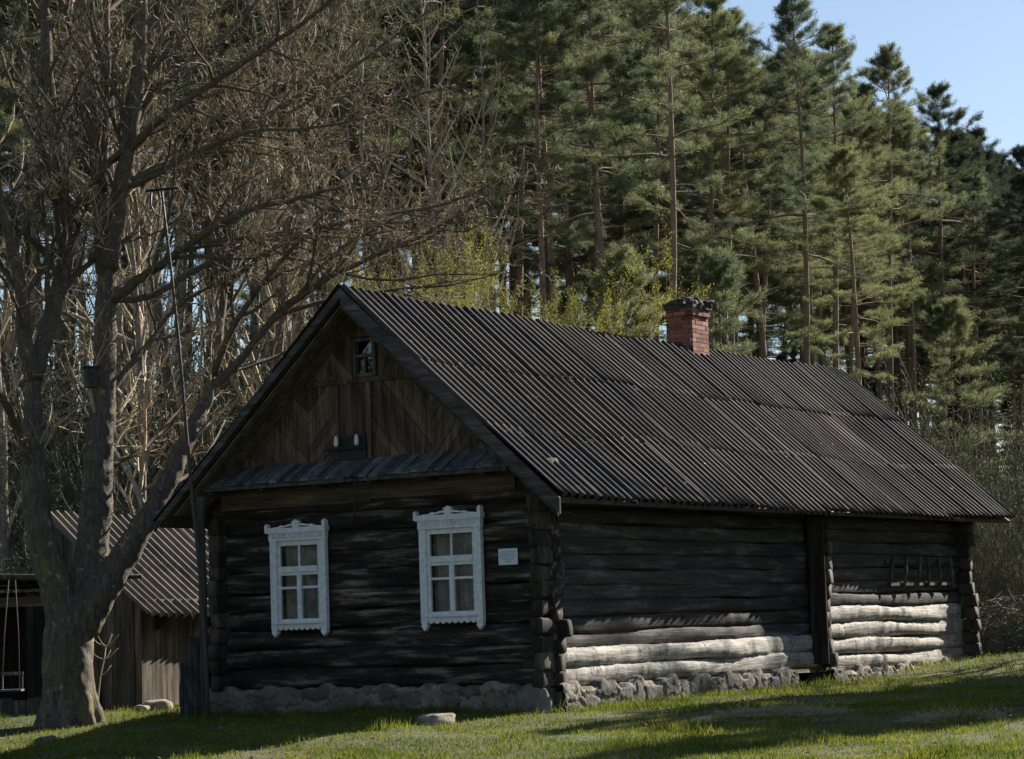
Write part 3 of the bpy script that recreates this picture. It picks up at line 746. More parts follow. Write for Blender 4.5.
# ------------------------------------------------------------------ shed and shelter on the left
sb = at(143, 704, 39.6); sb[2] = float(gz(sb[0], sb[1]))
shed = empty('plank_shed', sb, 'grey plank shed with a corrugated gable roof between the big tree and the house', 'shed', rz=-YAW)
SW, SLN, SWH, SR = 3.8, 6.5, 1.76, 3.34
pl = MB(); planks(pl, [(-SW / 2 - .3, 0.02), (0, .02), (0, SWH), (-SW / 2, SR - .1), (-SW / 2 - .3, SR - .3)], R(90), .15, -.025, 0, jit=.012)
pl.build('plank_wall', M['shedw'], shed, attr=True)
pl = MB(); k = 0.0
while k < SLN:
    w = random.uniform(.12, .18)
    if not 1.55 < k < 2.2: pl.box(-.03 + random.uniform(-.008, .008), .0, k, k + w - .008, .03 + random.uniform(-.02, .05), SWH + .05, a=random.random())
    k += w
pl.build('plank_wall', M['shedw'], shed, attr=True)
pl = MB(); pl.box(-SW / 2 - .3, -SW / 2 - .27, 0, SLN, 0, SR - .35); pl.box(-SW / 2 - .3, 0, SLN - .03, SLN, 0, SWH); pl.build('plank_wall', M['shedd'], shed, attr=True)
sr = MB(); sheets(sr, (.32, SWH - .20), (-SW / 2, SR), -.25, SLN, 2, jag=.02, pitch=.21, amp=.05); sheets(sr, (-SW / 2 - .5, SR - .45), (-SW / 2, SR), -.25, SLN, 1, jag=.02)
sr.build('roof', M['shedroof'], shed, True, True)
for yk in (.3, 1.6, 2.9):
    pl = MB(); pl.prism([(.02, 1.62), (.24, 1.45), (.24, 1.38), (.02, 1.3)], yk, yk + .08, a=.3); pl.build('rafter_tail', M['shedd'], shed, attr=True)

lb = at(60, 706, 39.9); lb[2] = float(gz(lb[0], lb[1]))
shel = empty('open_shelter', lb, 'dark open wooden shelter with a flat log roof behind the swing', 'shelter')
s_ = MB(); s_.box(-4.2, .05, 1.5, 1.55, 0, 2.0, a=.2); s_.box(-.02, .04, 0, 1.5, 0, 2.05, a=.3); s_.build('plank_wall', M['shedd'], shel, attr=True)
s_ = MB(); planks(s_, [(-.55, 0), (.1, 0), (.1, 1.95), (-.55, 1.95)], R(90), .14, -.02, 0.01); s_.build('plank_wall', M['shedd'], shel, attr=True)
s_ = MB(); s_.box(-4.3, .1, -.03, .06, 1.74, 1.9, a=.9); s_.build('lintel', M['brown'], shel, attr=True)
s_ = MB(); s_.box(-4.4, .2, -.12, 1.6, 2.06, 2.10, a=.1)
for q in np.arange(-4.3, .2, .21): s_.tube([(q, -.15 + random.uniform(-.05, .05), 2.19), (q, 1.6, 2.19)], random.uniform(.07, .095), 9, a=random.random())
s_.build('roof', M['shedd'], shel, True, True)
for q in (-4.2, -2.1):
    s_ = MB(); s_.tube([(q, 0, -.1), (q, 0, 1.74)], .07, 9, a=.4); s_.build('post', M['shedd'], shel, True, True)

# low plank edging, bottom left
fbp = at(42, 720, 38.3); fbp[2] = float(gz(fbp[0], fbp[1]))
lf = empty('plank_fence', fbp, 'low fence of short pale upright boards at the left edge', 'fence')
q = 0.0
while q > -2.4:
    w = random.uniform(.10, .15); s_ = MB(); hgt = .26 + random.uniform(-.03, .03)
    s_.box(q - w + .01, q, -.02, .0, -.1, hgt, a=random.uniform(.5, 1)); s_.build('board', M['board'], lf, attr=True); q -= w
s_ = MB(); s_.box(-2.4, 0, .002, .05, .08, .14); s_.build('rail', M['board'], lf, attr=True)

# ================================================================== TREES
def rv(): return Vector((random.gauss(0, 1), random.gauss(0, 1), random.gauss(0, 1)))
def grow(P, rad, level, maxl, segs, den, up=.15, spread=.75, minr=.004, lenf=.55, t0=.25):
    """spawn side branches along a polyline; segs: list per level of (p0,p1,r0,r1)"""
    L = sum((P[i + 1] - P[i]).length for i in range(len(P) - 1))
    n = max(2, int(L * den[level] * random.uniform(.8, 1.2)))
    for k in range(n):
        t = t0 + (1 - t0) * (k + random.random()) / n
        f = t * (len(P) - 1); i = min(int(f), len(P) - 2); u = f - i
        p = P[i].lerp(P[i + 1], u); tg = (P[i + 1] - P[i]).normalized(); r = rad[i] * (1 - u) + rad[i + 1] * u
        side = rv(); side -= tg * side.dot(tg); side.normalize()
        d = (tg * (1 - spread * .5) + side * spread * random.uniform(.6, 1.3) + Vector((0, 0, up * random.uniform(.2, 1.6)))).normalized()
        l = max(.15, L * lenf * (1.15 - .7 * t) * random.uniform(.55, 1.25))
        rr = max(minr, min(r * .62, l * .02 + minr))
        m = 5 if level < maxl - 1 else 4
        Q = [p]; q = p.copy(); rs = [rr]
        for s in range(m):
            d = (d + rv() * .16 + Vector((0, 0, up * .25))).normalized()
            q = q + d * (l / m); Q.append(q.copy()); rs.append(max(minr * .7, rr * (1 - .8 * (s + 1) / m)))
        for s in range(m): segs[level].append((Q[s], Q[s + 1], rs[s], rs[s + 1]))
        if level + 1 < maxl: grow(Q, rs, level + 1, maxl, segs, den, up, spread, minr, lenf, .2)
def add_segs(mb, segs, n):
    if not segs: return
    A = np.array([s[0][:] for s in segs]); B = np.array([s[1][:] for s in segs])
    mb.twigs(A, B, np.array([s[2] for s in segs]), np.array([s[3] for s in segs]), n)
def catmull(P, m=6):
    P = [np.asarray(p, float) for p in P]; P = [2 * P[0] - P[1]] + P + [2 * P[-1] - P[-2]]; out = []
    for i in range(1, len(P) - 2):
        for t in np.linspace(0, 1, m, endpoint=False):
            a, b, c, d = P[i - 1:i + 3]
            out.append(.5 * ((2 * b) + (-a + c) * t + (2 * a - 5 * b + 4 * c - d) * t * t + (-a + 3 * b - 3 * c + d) * t ** 3))
    out.append(P[-2]); return np.array(out)

# ---- the big bare tree
TY = 36.0
tb = at(70, 716, TY); tb[2] = float(gz(tb[0], tb[1]))
big = empty('bare_tree', tb, 'huge old bare tree with several leaning stems standing left of the house', 'tree')
def L_(pts):   # (px, py, depth offset)
    return np.array([at(a, b, TY + c) - tb for a, b, c in pts])
tr = MB()
P = catmull(L_([(70, 748, 0), (69, 712, 0), (68, 680, 0), (68, 650, 0), (70, 620, 0), (74, 596, 0)]), 4)
rr = np.interp(np.linspace(0, 1, len(P)), [0, .12, .3, .7, 1], [.47, .42, .39, .37, .24])
tr.tube(P, rr, 22, wob=.07)
for a in np.arange(0, 6.28, .8):              # root flares
    d = np.array([math.cos(a), math.sin(a), 0]); tr.tube([d * .12 + (0, 0, 1.0), d * .28 + (0, 0, .40), d * .42 + (0, 0, .04), d * .6 + (0, 0, -.4)], [.11, .14, .11, .05], 10, wob=.1)
limbs = [  # points, r0, r1
 ([(66, 625, 0), (54, 580, -.1), (40, 530, -.2), (34, 470, -.3), (33, 420, -.3), (33, 375, -.3)], .34, .13),
 ([(33, 380, -.3), (24, 330, -.5), (21, 290, -.6), (10, 240, -.9), (-4, 180, -1.2), (-10, 90, -1.6)], .14, .05),
 ([(33, 378, -.3), (46, 335, -.1), (58, 290, .1), (66, 250, .2), (60, 170, .3), (50, 100, .3), (45, 20, .3), (44, -60, .2)], .15, .08),
 ([(34, 475, -.3), (18, 430, -.8), (0, 395, -1.4), (-30, 360, -2)], .12, .07),
 ([(80, 625, .1), (88, 575, .2), (95, 520, .3), (99, 460, .4), (103, 400, .5), (105, 330, .5), (107, 265, .5)], .36, .17),
 ([(107, 272, .5), (101, 205, .7), (90, 130, .9), (85, 60, 1), (82, -20, 1.2), (80, -90, 1.3)], .18, .11),
 ([(107, 268, .5), (116, 215, .3), (128, 150, .1), (137, 85, 0), (141, 20, -.2), (142, -60, -.3)], .17, .09),
 ([(103, 190, .6), (106, 130, .9), (107, 60, 1.2), (106, -20, 1.4)], .10, .07),
 ([(113, 300, .5), (138, 280, .2), (165, 262, -.2), (195, 240, -.6), (240, 213, -1), (300, 198, -1.5), (360, 182, -2)], .12, .03),
 ([(108, 395, .5), (135, 360, .9), (152, 340, 1.2), (172, 312, 1.5), (200, 292, 1.8), (240, 270, 2.2)], .09, .025),
 ([(84, 628, 0), (106, 585, 0), (132, 545, .1), (160, 497, .3), (186, 443, .6), (205, 402, .9), (214, 375, 1.1)], .30, .085),
 ([(212, 380, 1.1), (219, 335, 1.3), (226, 285, 1.5), (240, 215, 1.8), (262, 130, 2.2), (290, 40, 2.5), (305, -40, 2.7)], .10, .04),
 ([(211, 388, 1.1), (240, 360, .9), (276, 315, .7), (315, 286, .4), (360, 262, .1), (420, 236, -.3), (480, 205, -.8), (520, 190, -1)], .11, .015),
 ([(228, 372, 1), (254, 364, 1.4), (290, 350, 1.9), (330, 325, 2.4), (370, 300, 2.9)], .06, .015),
 ([(128, 152, .1), (160, 120, -.4), (205, 88, -.9), (255, 55, -1.4), (310, 18, -1.9), (350, -20, -2.3)], .10, .03),
 ([(122, 185, .3), (165, 165, .8), (225, 140, 1.3), (285, 105, 1.8), (340, 72, 2.3), (400, 40, 2.8)], .09, .025),
 ([(135, 100, 0), (150, 60, .6), (175, 15, 1.2), (195, -30, 1.8)], .08, .04),
 ([(226, 285, 1.5), (270, 250, 1), (320, 228, .4), (390, 214, -.2), (450, 203, -.7), (500, 180, -1.1)], .07, .015),
 ([(240, 215, 1.8), (285, 170, 2.1), (340, 130, 2.3), (400, 100, 2.6), (455, 85, 3)], .06, .018),
 ([(60, 175, .3), (30, 130, .8), (10, 80, 1.3), (-10, 20, 1.6)], .07, .03),
 ([(165, 488, .3), (195, 470, 1.2), (215, 440, 2.0), (225, 420, 2.6)], .05, .02),
 ([(98, 470, .4), (140, 450, 1.0), (170, 420, 1.6), (190, 395, 2.0)], .07, .02),
 ([(104, 350, .5), (75, 320, 1), (50, 305, 1.6), (20, 270, 2.2)], .06, .02),
 ([(262, 130, 2.2), (310, 100, 1.8), (370, 55, 1.4), (430, 10, 1)], .05, .018),
 ([(120, 190, .3), (150, 178, 0), (200, 150, -.4), (250, 132, -.8), (310, 128, -1.2), (365, 118, -1.5)], .075, .02),
 ([(112, 300, .5), (150, 296, .8), (200, 268, 1.2), (260, 240, 1.6), (330, 236, 2), (400, 222, 2.3), (460, 232, 2.5)], .08, .018),
 ([(128, 150, .1), (150, 100, .4), (190, 62, .8), (240, 20, 1.2), (275, -20, 1.5)], .09, .04),
 ([(276, 315, .7), (330, 300, 1.1), (390, 290, 1.5), (450, 285, 1.9), (505, 272, 2.2)], .06, .014),
 ([(214, 375, 1.1), (232, 330, .8), (262, 285, .5), (300, 240, .2), (350, 190, -.2), (395, 150, -.5)], .085, .022),
 ([(60, 260, .2), (80, 225, .6), (95, 180, 1), (120, 120, 1.4)], .06, .03),
 ([(22, 300, -.6), (45, 262, -.2), (62, 225, .2), (90, 200, .6)], .05, .02),
]
STEMS = []
for pts, r0, r1 in limbs:
    P = catmull(L_(pts), 5); m = len(P)
    P[1:-1] += (rng.random((m - 2, 3)) - .5) * min(.03, r0 * .25)
    rad = np.linspace(r0, r1, m) * (1 + smooth1d(m, 3, .06))
    rad = rad * (.86 if r0 > .25 else .95 if r0 > .13 else .72); lm = MB(); lm.tube(P, rad, 12 if r0 > .12 else 8, wob=.08)
    S = [[], [], [], []]
    PV = [Vector(p) for p in P]
    big_l = r0 > .25
    grow(PV, list(rad), 0, 4, S, [2.8 if not big_l else 1.5, 4.2, 6.0, 6.5], up=.08, spread=.62, minr=.0042, lenf=.46 if not big_l else .5, t0=.18 if not big_l else .4)
    add_segs(lm, S[0], 6); add_segs(lm, S[1], 4)
    if big_l: tr.v += lm.v; tr.f += [f + tr.n for f in lm.f]; tr.attr += lm.attr; tr.n += lm.n; STEMS.append(S); continue
    lo = lm.build('limb', M['branch'], big, True)
    tw = MB(); add_segs(tw, S[2], 3); add_segs(tw, S[3], 3)
    tw.build('twigs', M['twig'], lo)

trunk_o = tr.build('trunk', M['bark'], big, True)
md = trunk_o.modifiers.new('union', 'REMESH'); md.mode = 'VOXEL'; md.voxel_size = .03; md.use_smooth_shade = True
tx = bpy.data.textures.new('bark_relief', 'CLOUDS'); tx.noise_scale = .22; tx.noise_depth = 4
md = trunk_o.modifiers.new('smooth', 'SMOOTH'); md.factor = .5; md.iterations = 5
md = trunk_o.modifiers.new('relief', 'DISPLACE'); md.texture = tx; md.strength = .05; md.mid_level = .5; md.texture_coords = 'LOCAL'
tw = MB()
for S in STEMS: add_segs(tw, S[0], 5); add_segs(tw, S[1], 4); add_segs(tw, S[2], 3); add_segs(tw, S[3], 3)
tw.build('twigs', M['twig'], trunk_o)

# birdhouse on the main stem
bp = at(91, 377, TY + .05)
bh_ = empty('birdhouse', bp, 'small grey wooden nest box nailed to the middle stem of the big tree', 'birdhouse', rz=.3)
b_ = MB(); b_.box(-.10, .10, -.10, .10, -.16, .13, a=.5); b_.build('box', M['board'], bh_, attr=True)
b_ = MB(); b_.box(-.13, .13, -.15, .12, .131, .155, a=.3); b_.build('lid', M['board'], bh_, attr=True)
b_ = MB(); b_.tube([(0, -.101, .03), (0, -.106, .03)], .024, 10); b_.build('entrance_hole', M['dark'], bh_)
b_ = MB(); b_.tube([(0, -.1, -.05), (0, -.18, -.05)], .008, 6); b_.build('perch', M['board'], bh_, attr=True)

# pole and swing
p0, p1 = at(-60, 579, 36.9), at(142, 576, 36.1)
m = MB(); m.tube([(p1 - p0) * k / 6 + np.array([0, 0, .02 * math.sin(k)]) for k in range(7)], np.linspace(.05, .035, 7), 8, wob=.1, a=.7)
o = m.build('swing_pole', M['postw'], None, True, True); o.location = p0; tag(o, 'long thin horizontal pole laid across the forked tree carrying the swing', 'pole')
st = at(12, 578, 36.7); sd = at(11, 690, 36.7)
sw = empty('rope_swing', sd, 'small wooden swing seat with a back hanging on thin ropes at the left edge', 'swing')
for k, (xa_, ya_) in enumerate(((-.14, 0), (.13, 0))):
    m = MB(); tt = st - sd; m.tube([(xa_, ya_, .0), (xa_ * .8 + .02, 0, tt[2] * .5), (tt[0] + xa_ * .35, 0, tt[2])], .010, 5); m.build('rope', M['rope'], sw, True)
m = MB(); m.box(-.18, .18, -.12, .12, -.02, .01, a=.9); m.build('seat', M['board'], sw, attr=True)
m = MB(); m.box(-.17, .17, .10, .12, .22, .27, a=.9); m.box(-.16, -.14, .10, .12, .01, .22, a=.7); m.box(.14, .16, .10, .12, .01, .22, a=.7); m.build('backrest', M['board'], sw, attr=True)

# ---- generic bare tree
def bare_tree(name, label, cat, group, h, seed, trunk_mat, twig_mat, lean=0.0, crown0=.25, dens=1.0, r=.16, spreadf=.3, loc=(0, 0, 0), twr=.006):
    random.seed(seed)
    root = empty(name, loc, label, cat, group)
    P = [Vector((0, 0, -.3))]; d = Vector((lean, 0, 1)).normalized(); n = 12
    for k in range(n):
        d = (d + rv() * .05).normalized(); d.z = max(d.z, .8); P.append(P[-1] + d * (h / n))
    rad = [r * (1 - .92 * k / n) for k in range(n + 1)]
    t = MB(); t.tube([p[:] for p in P], rad, 9); t.build('trunk', trunk_mat, root, True)
    S = [[], [], []]
    grow(P, rad, 0, 3, S, [2.0 * dens, 2.6, 4.2], up=.28, spread=.8, minr=twr, lenf=spreadf, t0=crown0)
    c = MB(); add_segs(c, S[0], 5); add_segs(c, S[1], 3); add_segs(c, S[2], 3); c.build('crown', twig_mat, root)
    return root

# ---- pines
def blades(n, base, dirs, length, width):
    """n leaf-shaped faces; base, dirs (n,3)"""
    side = np.cross(dirs, rng.normal(size=(n, 3))); side /= np.linalg.norm(side, axis=1)[:, None] + 1e-9
    tip = base + dirs * length[:, None]; mid = base + dirs * (length * .45)[:, None]
    V = np.stack([base, mid + side * width[:, None], tip, mid - side * width[:, None]], 1).reshape(-1, 3)
    return V, np.arange(n * 4).reshape(-1, 4)
def pine(label, group, h, seed, crown0, maxr, mat, spruce=False, loc=(0, 0, 0), tuft=18, tl=.14, tw=.0058, bare=True):
    global rng
    random.seed(seed); keep = rng; rng = np.random.default_rng(seed)
    root = empty('pine_tree' if not spruce else 'spruce_tree', loc, label, 'tree', group)
    n = 16; P = [np.array([0, 0, -.4])]; dx, dy = rng.normal(size=2) * .012
    for k in range(n):
        dx += rng.normal() * .012; dy += rng.normal() * .012; P.append(P[-1] + np.array([dx, dy, 1]) * (h + .4) / n)
    P = np.array(P); tr_ = np.linspace(1, .06, n + 1) ** .8 * h * .0078
    t = MB(); t.tube(P, tr_, 10, wob=.06)
    pos = lambda z: np.array([np.interp(z, P[:, 2], P[:, 0]), np.interp(z, P[:, 2], P[:, 1]), z])
    A, B, R0, R1 = [], [], [], []; tb_, td_ = [], []
    z = h * crown0
    if bare:                                   # dead snags below the crown
        for k in range(14):
            zz = h * random.uniform(.12, crown0 + .1); a = random.uniform(0, 6.28); l = random.uniform(.3, 1.5)
            p = pos(zz); q = p + np.array([math.cos(a) * l, math.sin(a) * l, random.uniform(-.25, .2) * l]); A.append(p); B.append(q); R0.append(.013); R1.append(.004)
    while z < h - .1:
        f = (z - h * crown0) / (h * (1 - crown0))
        prof = (math.sin(math.pi * min(1, .22 + .78 * f) ** .8) ** .7 * .75 + .25 * (1 - f)) if not spruce else (1.02 - f) ** .85
        nb = random.randint(2, 3) if not spruce else 6
        if not spruce and f > .6: nb += 2
        a0 = random.uniform(0, 6.28)
        for k in range(nb):
            a = a0 + k * 6.28 / nb + random.uniform(-.6, .6)
            l = max(.3 if f > .93 else .5, maxr * prof * random.uniform(.4, 1.25))
            rise = (random.uniform(-.05, .45) + 1.2 * f ** 4) if not spruce else random.uniform(-.35, -.05) + .5 * f
            d = np.array([math.cos(a), math.sin(a), rise]); d /= np.linalg.norm(d)
            p = pos(z); m = 5; br = max(.01, .014 * l + .004)
            pts = [p]
            for s in range(m):
                d = d + np.array([0, 0, (-.10 if s < 3 else .10)]) + rng.normal(size=3) * .07; d /= np.linalg.norm(d)
                q = pts[-1] + d * l / m; A.append(pts[-1]); B.append(q); R0.append(br * (1 - s / m * .8)); R1.append(br * (1 - (s + 1) / m * .8)); pts.append(q)
            nt_ = int(4 + l * (6 if not spruce else 9))
            u0 = .32 if not spruce and l > 1 else .12
            for s in range(nt_):
                u = (u0 + (1 - u0) * random.random() ** .8) * m; i = min(int(u), m - 1); bpt = pts[i] + (pts[i + 1] - pts[i]) * (u - i)
                dd = (pts[i + 1] - pts[i]); dd /= np.linalg.norm(dd) + 1e-9
                sd_ = np.cross(dd, [0, 0, 1]) * random.choice((-1, 1)); e = dd * .6 + sd_ * random.uniform(.15, 1) + np.array([0, 0, random.uniform(-.1, .5)]); e /= np.linalg.norm(e)
                tlg = random.uniform(.2, .6) * min(1, .4 + l * .3)
                A.append(bpt); B.append(bpt + e * tlg); R0.append(.006); R1.append(.003)
                for w in (.3, .5, .7, .85, 1.0):
                    tb_.append(bpt + e * tlg * w); td_.append(e)
            tb_.append(pts[-1]); td_.append(d)
        z += random.uniform(.36, .8) * (1.15 - .8 * f) if not spruce else random.uniform(.22, .36)
    t.twigs(np.array(A), np.array(B), np.array(R0), np.array(R1), 4)
    t.build('trunk', M['pinebark'], root, True)
    tb_ = np.repeat(np.array(tb_), tuft, 0); td_ = np.repeat(np.array(td_), tuft, 0); nn = len(tb_)
    dr = td_ * .6 + rng.normal(size=(nn, 3)) * .5 + np.array([0, 0, .2]); dr /= np.linalg.norm(dr, axis=1)[:, None]
    v, f = blades(nn, tb_ + rng.normal(size=(nn, 3)) * .045, dr, tl * rng.uniform(.6, 1.15, nn), tw * rng.uniform(.7, 1.2, nn))
    c = MB(); c.add(v, f); c.build('crown', mat, root)
    rng = keep
    return root

def gpos(px, Y, dy=0.0):
    p = at(px, 500, Y); return (float(p[0]), float(Y), float(gz(p[0], Y)) - .05)

NOM = [20.0, 20, 20, 20, 20, 18, 15]
protos = {}
# front pines seen one by one: px, depth, top row in the photo, variant, label
FP = [
 (548, 66, -60, 0, 'pine with a dark slim trunk standing right behind the front end of the roof ridge'),
 (560, 72, -40, 1, 'pine just right of the slim dark trunk above the front part of the roof'),
 (606, 67, -90, 2, 'pine with a pale trunk, left of the close pair above the roof'),
 (613, 69, -50, 3, 'pine with a pale trunk, right of the close pair above the roof'),
 (667, 64, -110, 0, 'tall pine whose thick straight trunk rises right behind the chimney'),
 (652, 78, -20, 2, 'pine close left of the thick trunk behind the chimney, half hidden by it'),
 (712, 70, -10, 3, 'broad pine right of the chimney whose crown meets the left edge of the open sky'),
 (738, 76, 12, 1, 'slim pine with a thin top at the left edge of the open sky'),
 (762, 80, 55, 4, 'lower pine in the dip of the treetops left of the tallest skyline pine'),
 (781, 78, 40, 2, 'thin pine pressed against the left side of the tallest skyline pine'),
 (806, 72, 2, 0, 'tallest pine on the skyline with a straight lit trunk over the rear roof'),
 (831, 75, 34, 3, 'pine with a reddish trunk close right of the tallest skyline pine'),
 (852, 84, 85, 4, 'pine with a low top in the first notch right of the tallest skyline pine'),
 (866, 70, 150, 1, 'short bushy pine in front of the forest edge above the rear end of the roof'),
 (891, 86, 58, 2, 'second highest peak of the skyline, a pine right of the first notch'),
 (915, 92, 110, 0, 'pine between the two right hand peaks of the skyline'),
 (942, 94, 93, 3, 'pine forming the last clear peak before the skyline drops to the right'),
 (965, 100, 135, 4, 'pine on the falling skyline just right of the last clear peak'),
 (988, 104, 137, 1, 'dark pine with a pointed top near the right edge of the photo'),
 (1012, 108, 160, 2, 'dark pine whose crown touches the right edge of the photo'),
 (1040, 108, 150, 0, 'dark pine cut by the right edge of the photo'),
 (517, 74, -70, 3, 'pine veiled by bare twigs just left of the slim dark trunk'),
 (470, 80, -40, 4, 'pine at the top of the photo seen through the outermost bare twigs'),
 (690, 82, -30, 4, 'pine standing further back between the chimney pine and the broad pine'),
 (580, 84, -60, 4, 'darker pine in the gap between the slim trunk and the pale pair'),
 (632, 88, -50, 1, 'darker pine set back between the pale pair and the chimney pine'),
]
specs = [(.57, 2.5, .2), (.50, 2.4, .2), (.64, 2.6, .2), (.56, 2.3, .2), (.46, 2.6, .2), (.48, 3.1, .2), (.54, 3.0, .2)]
FP.sort(key=lambda q: q[0] > 930)
for (px, Yd, ytop, var, lab) in FP:
    if px > 930: var = 5 + var % 2                       # denser trees at the right end; darker needles paint in their shade
    loc = gpos(px, Yd); top = at(px, ytop, Yd); hh = top[2] - loc[2]; s = hh / 20.0
    sxy = min(1.15, max(.85, s)) * random.uniform(.95, 1.1)
    if var not in protos:
        c0, mr_, _ = specs[var]
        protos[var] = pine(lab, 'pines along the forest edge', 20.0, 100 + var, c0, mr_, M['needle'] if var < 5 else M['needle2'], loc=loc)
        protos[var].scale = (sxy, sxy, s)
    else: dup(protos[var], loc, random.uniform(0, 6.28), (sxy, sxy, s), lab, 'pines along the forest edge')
for k, (px, Yd) in enumerate(((-12, 70), (24, 77), (52, 68), (98, 74), (128, 69), (150, 80), (196, 72), (233, 78), (258, 70), (286, 82), (318, 73), (352, 79), (372, 70), (402, 76), (432, 71), (455, 82), (490, 77))):
    loc = gpos(px, Yd); s = random.uniform(1.05, 1.35)
    dup(protos[(2, 0, 2, 3)[k % 4]], loc, random.uniform(0, 6.28), (s * .85, s * .85, s), 'tall pine seen through the twigs of the big bare tree', 'pines behind the big bare tree')
# young bushy pines low in front of the stand
YP = [(725, 60, 250, 'young bushy pine with drooping boughs just right of the chimney'), 
      (640, 62, 250, 'young pine with feathery boughs directly left of the chimney top'),
      (955, 84, 300, 'dark young pine low at the forest edge right of the roof')]
yp = None
for px, Yd, ytop, lab in YP:
    loc = gpos(px, Yd); hh = at(px, ytop, Yd)[2] - loc[2]; s = hh / 10.0
    if yp is None:
        yp = pine(lab, 'young pines at the forest edge', 10.0, 311, .15, 2.2, M['needle'], loc=loc, bare=False); yp.scale = (s, s, s)
    else: dup(yp, loc, random.uniform(0, 6.28), (s * 1.05, s * 1.05, s), lab, 'young pines at the forest edge')
# the stand behind them
random.seed(55)
deep = 'tall dark pine deep inside the stand behind the forest edge'
dg = 'pines deep inside the forest'
taken = [(p[0], p[1]) for p in FP]
cnt = 0
for rowY in (86, 94, 104, 116, 132, 150):
    for px in np.arange(-60, 1110, 34) if rowY < 120 else np.arange(840, 1110, 24):
        q = px + random.uniform(-17, 17); Yd = rowY + random.uniform(-4, 4) + (14 if q > 850 else 0)
        if q < 450 and rowY > 110: continue
        loc = gpos(q, Yd)
        sky_top = np.interp(q, [-60, 680, 720, 760, 800, 850, 900, 950, 1000, 1100], [-200, -120, 30, 62, 50, 90, 88, 118, 150, 165])
        hh = min(at(q, sky_top + random.uniform(5, 60 if q < 700 else 26), Yd)[2] - loc[2], random.uniform(19, 26) if q > 560 else random.uniform(26, 36)); s = hh / 20
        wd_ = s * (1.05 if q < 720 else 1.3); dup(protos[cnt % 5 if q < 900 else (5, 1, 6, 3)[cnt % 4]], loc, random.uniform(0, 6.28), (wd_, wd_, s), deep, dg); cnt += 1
spr = None
for px, Yd in [(x + random.uniform(-20, 20), random.uniform(94, 124)) for x in list(np.arange(-40, 1100, 44)) + list(np.arange(520, 1090, 36)) + list(np.arange(-30, 450, 34))]:
    loc = gpos(px, Yd + (12 if px > 850 else 0)); s = random.uniform(.7, 1.25)
    if spr is None: spr = pine('dark young spruce filling the understorey of the forest', 'spruces in the understorey', 10.0, 77, .05, 1.9, M['needle2'], True, loc, tuft=9, tl=.12, tw=.009, bare=False); spr.scale = (s, s, s)
    else: dup(spr, loc, random.uniform(0, 6.28), (s, s, s), 'dark young spruce filling the understorey of the forest', 'spruces in the understorey')

# unseen pines added behind and beside the viewer to block sky light, and the trees right of the frame that shade the lawn
random.seed(91)
for k in range(48):
    a_ = R(random.uniform(100, 290)); rd_ = random.uniform(24, 40)
    x_, y_ = rd_ * 1.05 * math.sin(a_), 8 + rd_ * math.cos(a_)
    if k >= 34: x_, y_ = random.uniform(-44, -24), random.uniform(14, 30)  # these are added at the left to darken the window reflections
    if abs(x_) < .29 * y_ + 1.5: continue
    s = random.uniform(.95, 1.25)
    dup(protos[k % 5], (x_, y_, float(gz(x_, y_)) - .05), random.uniform(0, 6.28), (s, s, s), 'unseen dark pine added on the near side of the yard to block sky light', 'pines added on the near side to block sky light')
ca_, sa_ = math.cos(SUN_AZ), math.sin(SUN_AZ)
for k, (u_, v_, s) in enumerate(((-17.7, 38.0, .52), (-16.8, 40.5, .58), (-15.9, 37.6, .50), (-15.0, 39.4, .52), (-14.5, 37.0, .42))):
    u_ -= 1.6; x_, y_ = u_ * ca_ + v_ * sa_, -u_ * sa_ + v_ * ca_
    dup(protos[4], (x_, y_, float(gz(x_, y_)) - .05), random.uniform(0, 6.28), (s * 1.5, s * 1.5, s), 'bushy pine at the right side of the yard shading the lawn', 'pines at the right side of the yard')

for k in range(30):  # unseen spruces added so the window panes reflect something dark
    x_ = -20 - 22 * random.random(); y_ = 14 + 17 * random.random() + .25 * (x_ + 20); s = random.uniform(.5, 1.1)
    dup(spr, (x_, y_, float(gz(x_, y_)) - .05), random.uniform(0, 6.28), (s, s, s), 'unseen spruce added left of the yard to darken the window reflections', 'spruces added left of the yard to darken reflections')
for u_, v_, s in ((-18.8, 37.5, .80), (-17.3, 36.4, .86), (-16.5, 37.2, 1.0), (-15.4, 36.2, .9), (-14.7, 38.2, .95), (-18.2, 39.5, .9), (-15.0, 35.5, 1.15), (-16.6, 38.6, 1.1), (-19.3, 38.4, .85), (-14.2, 36.6, .9)):
    u_ -= 1.6; x_, y_ = u_ * ca_ + v_ * sa_, -u_ * sa_ + v_ * ca_
    dup(spr, (x_, y_, float(gz(x_, y_)) - .05), random.uniform(0, 6.28), (s, s, s), 'dark spruce at the right side of the yard shading the lawn', 'spruces at the right side of the yard')

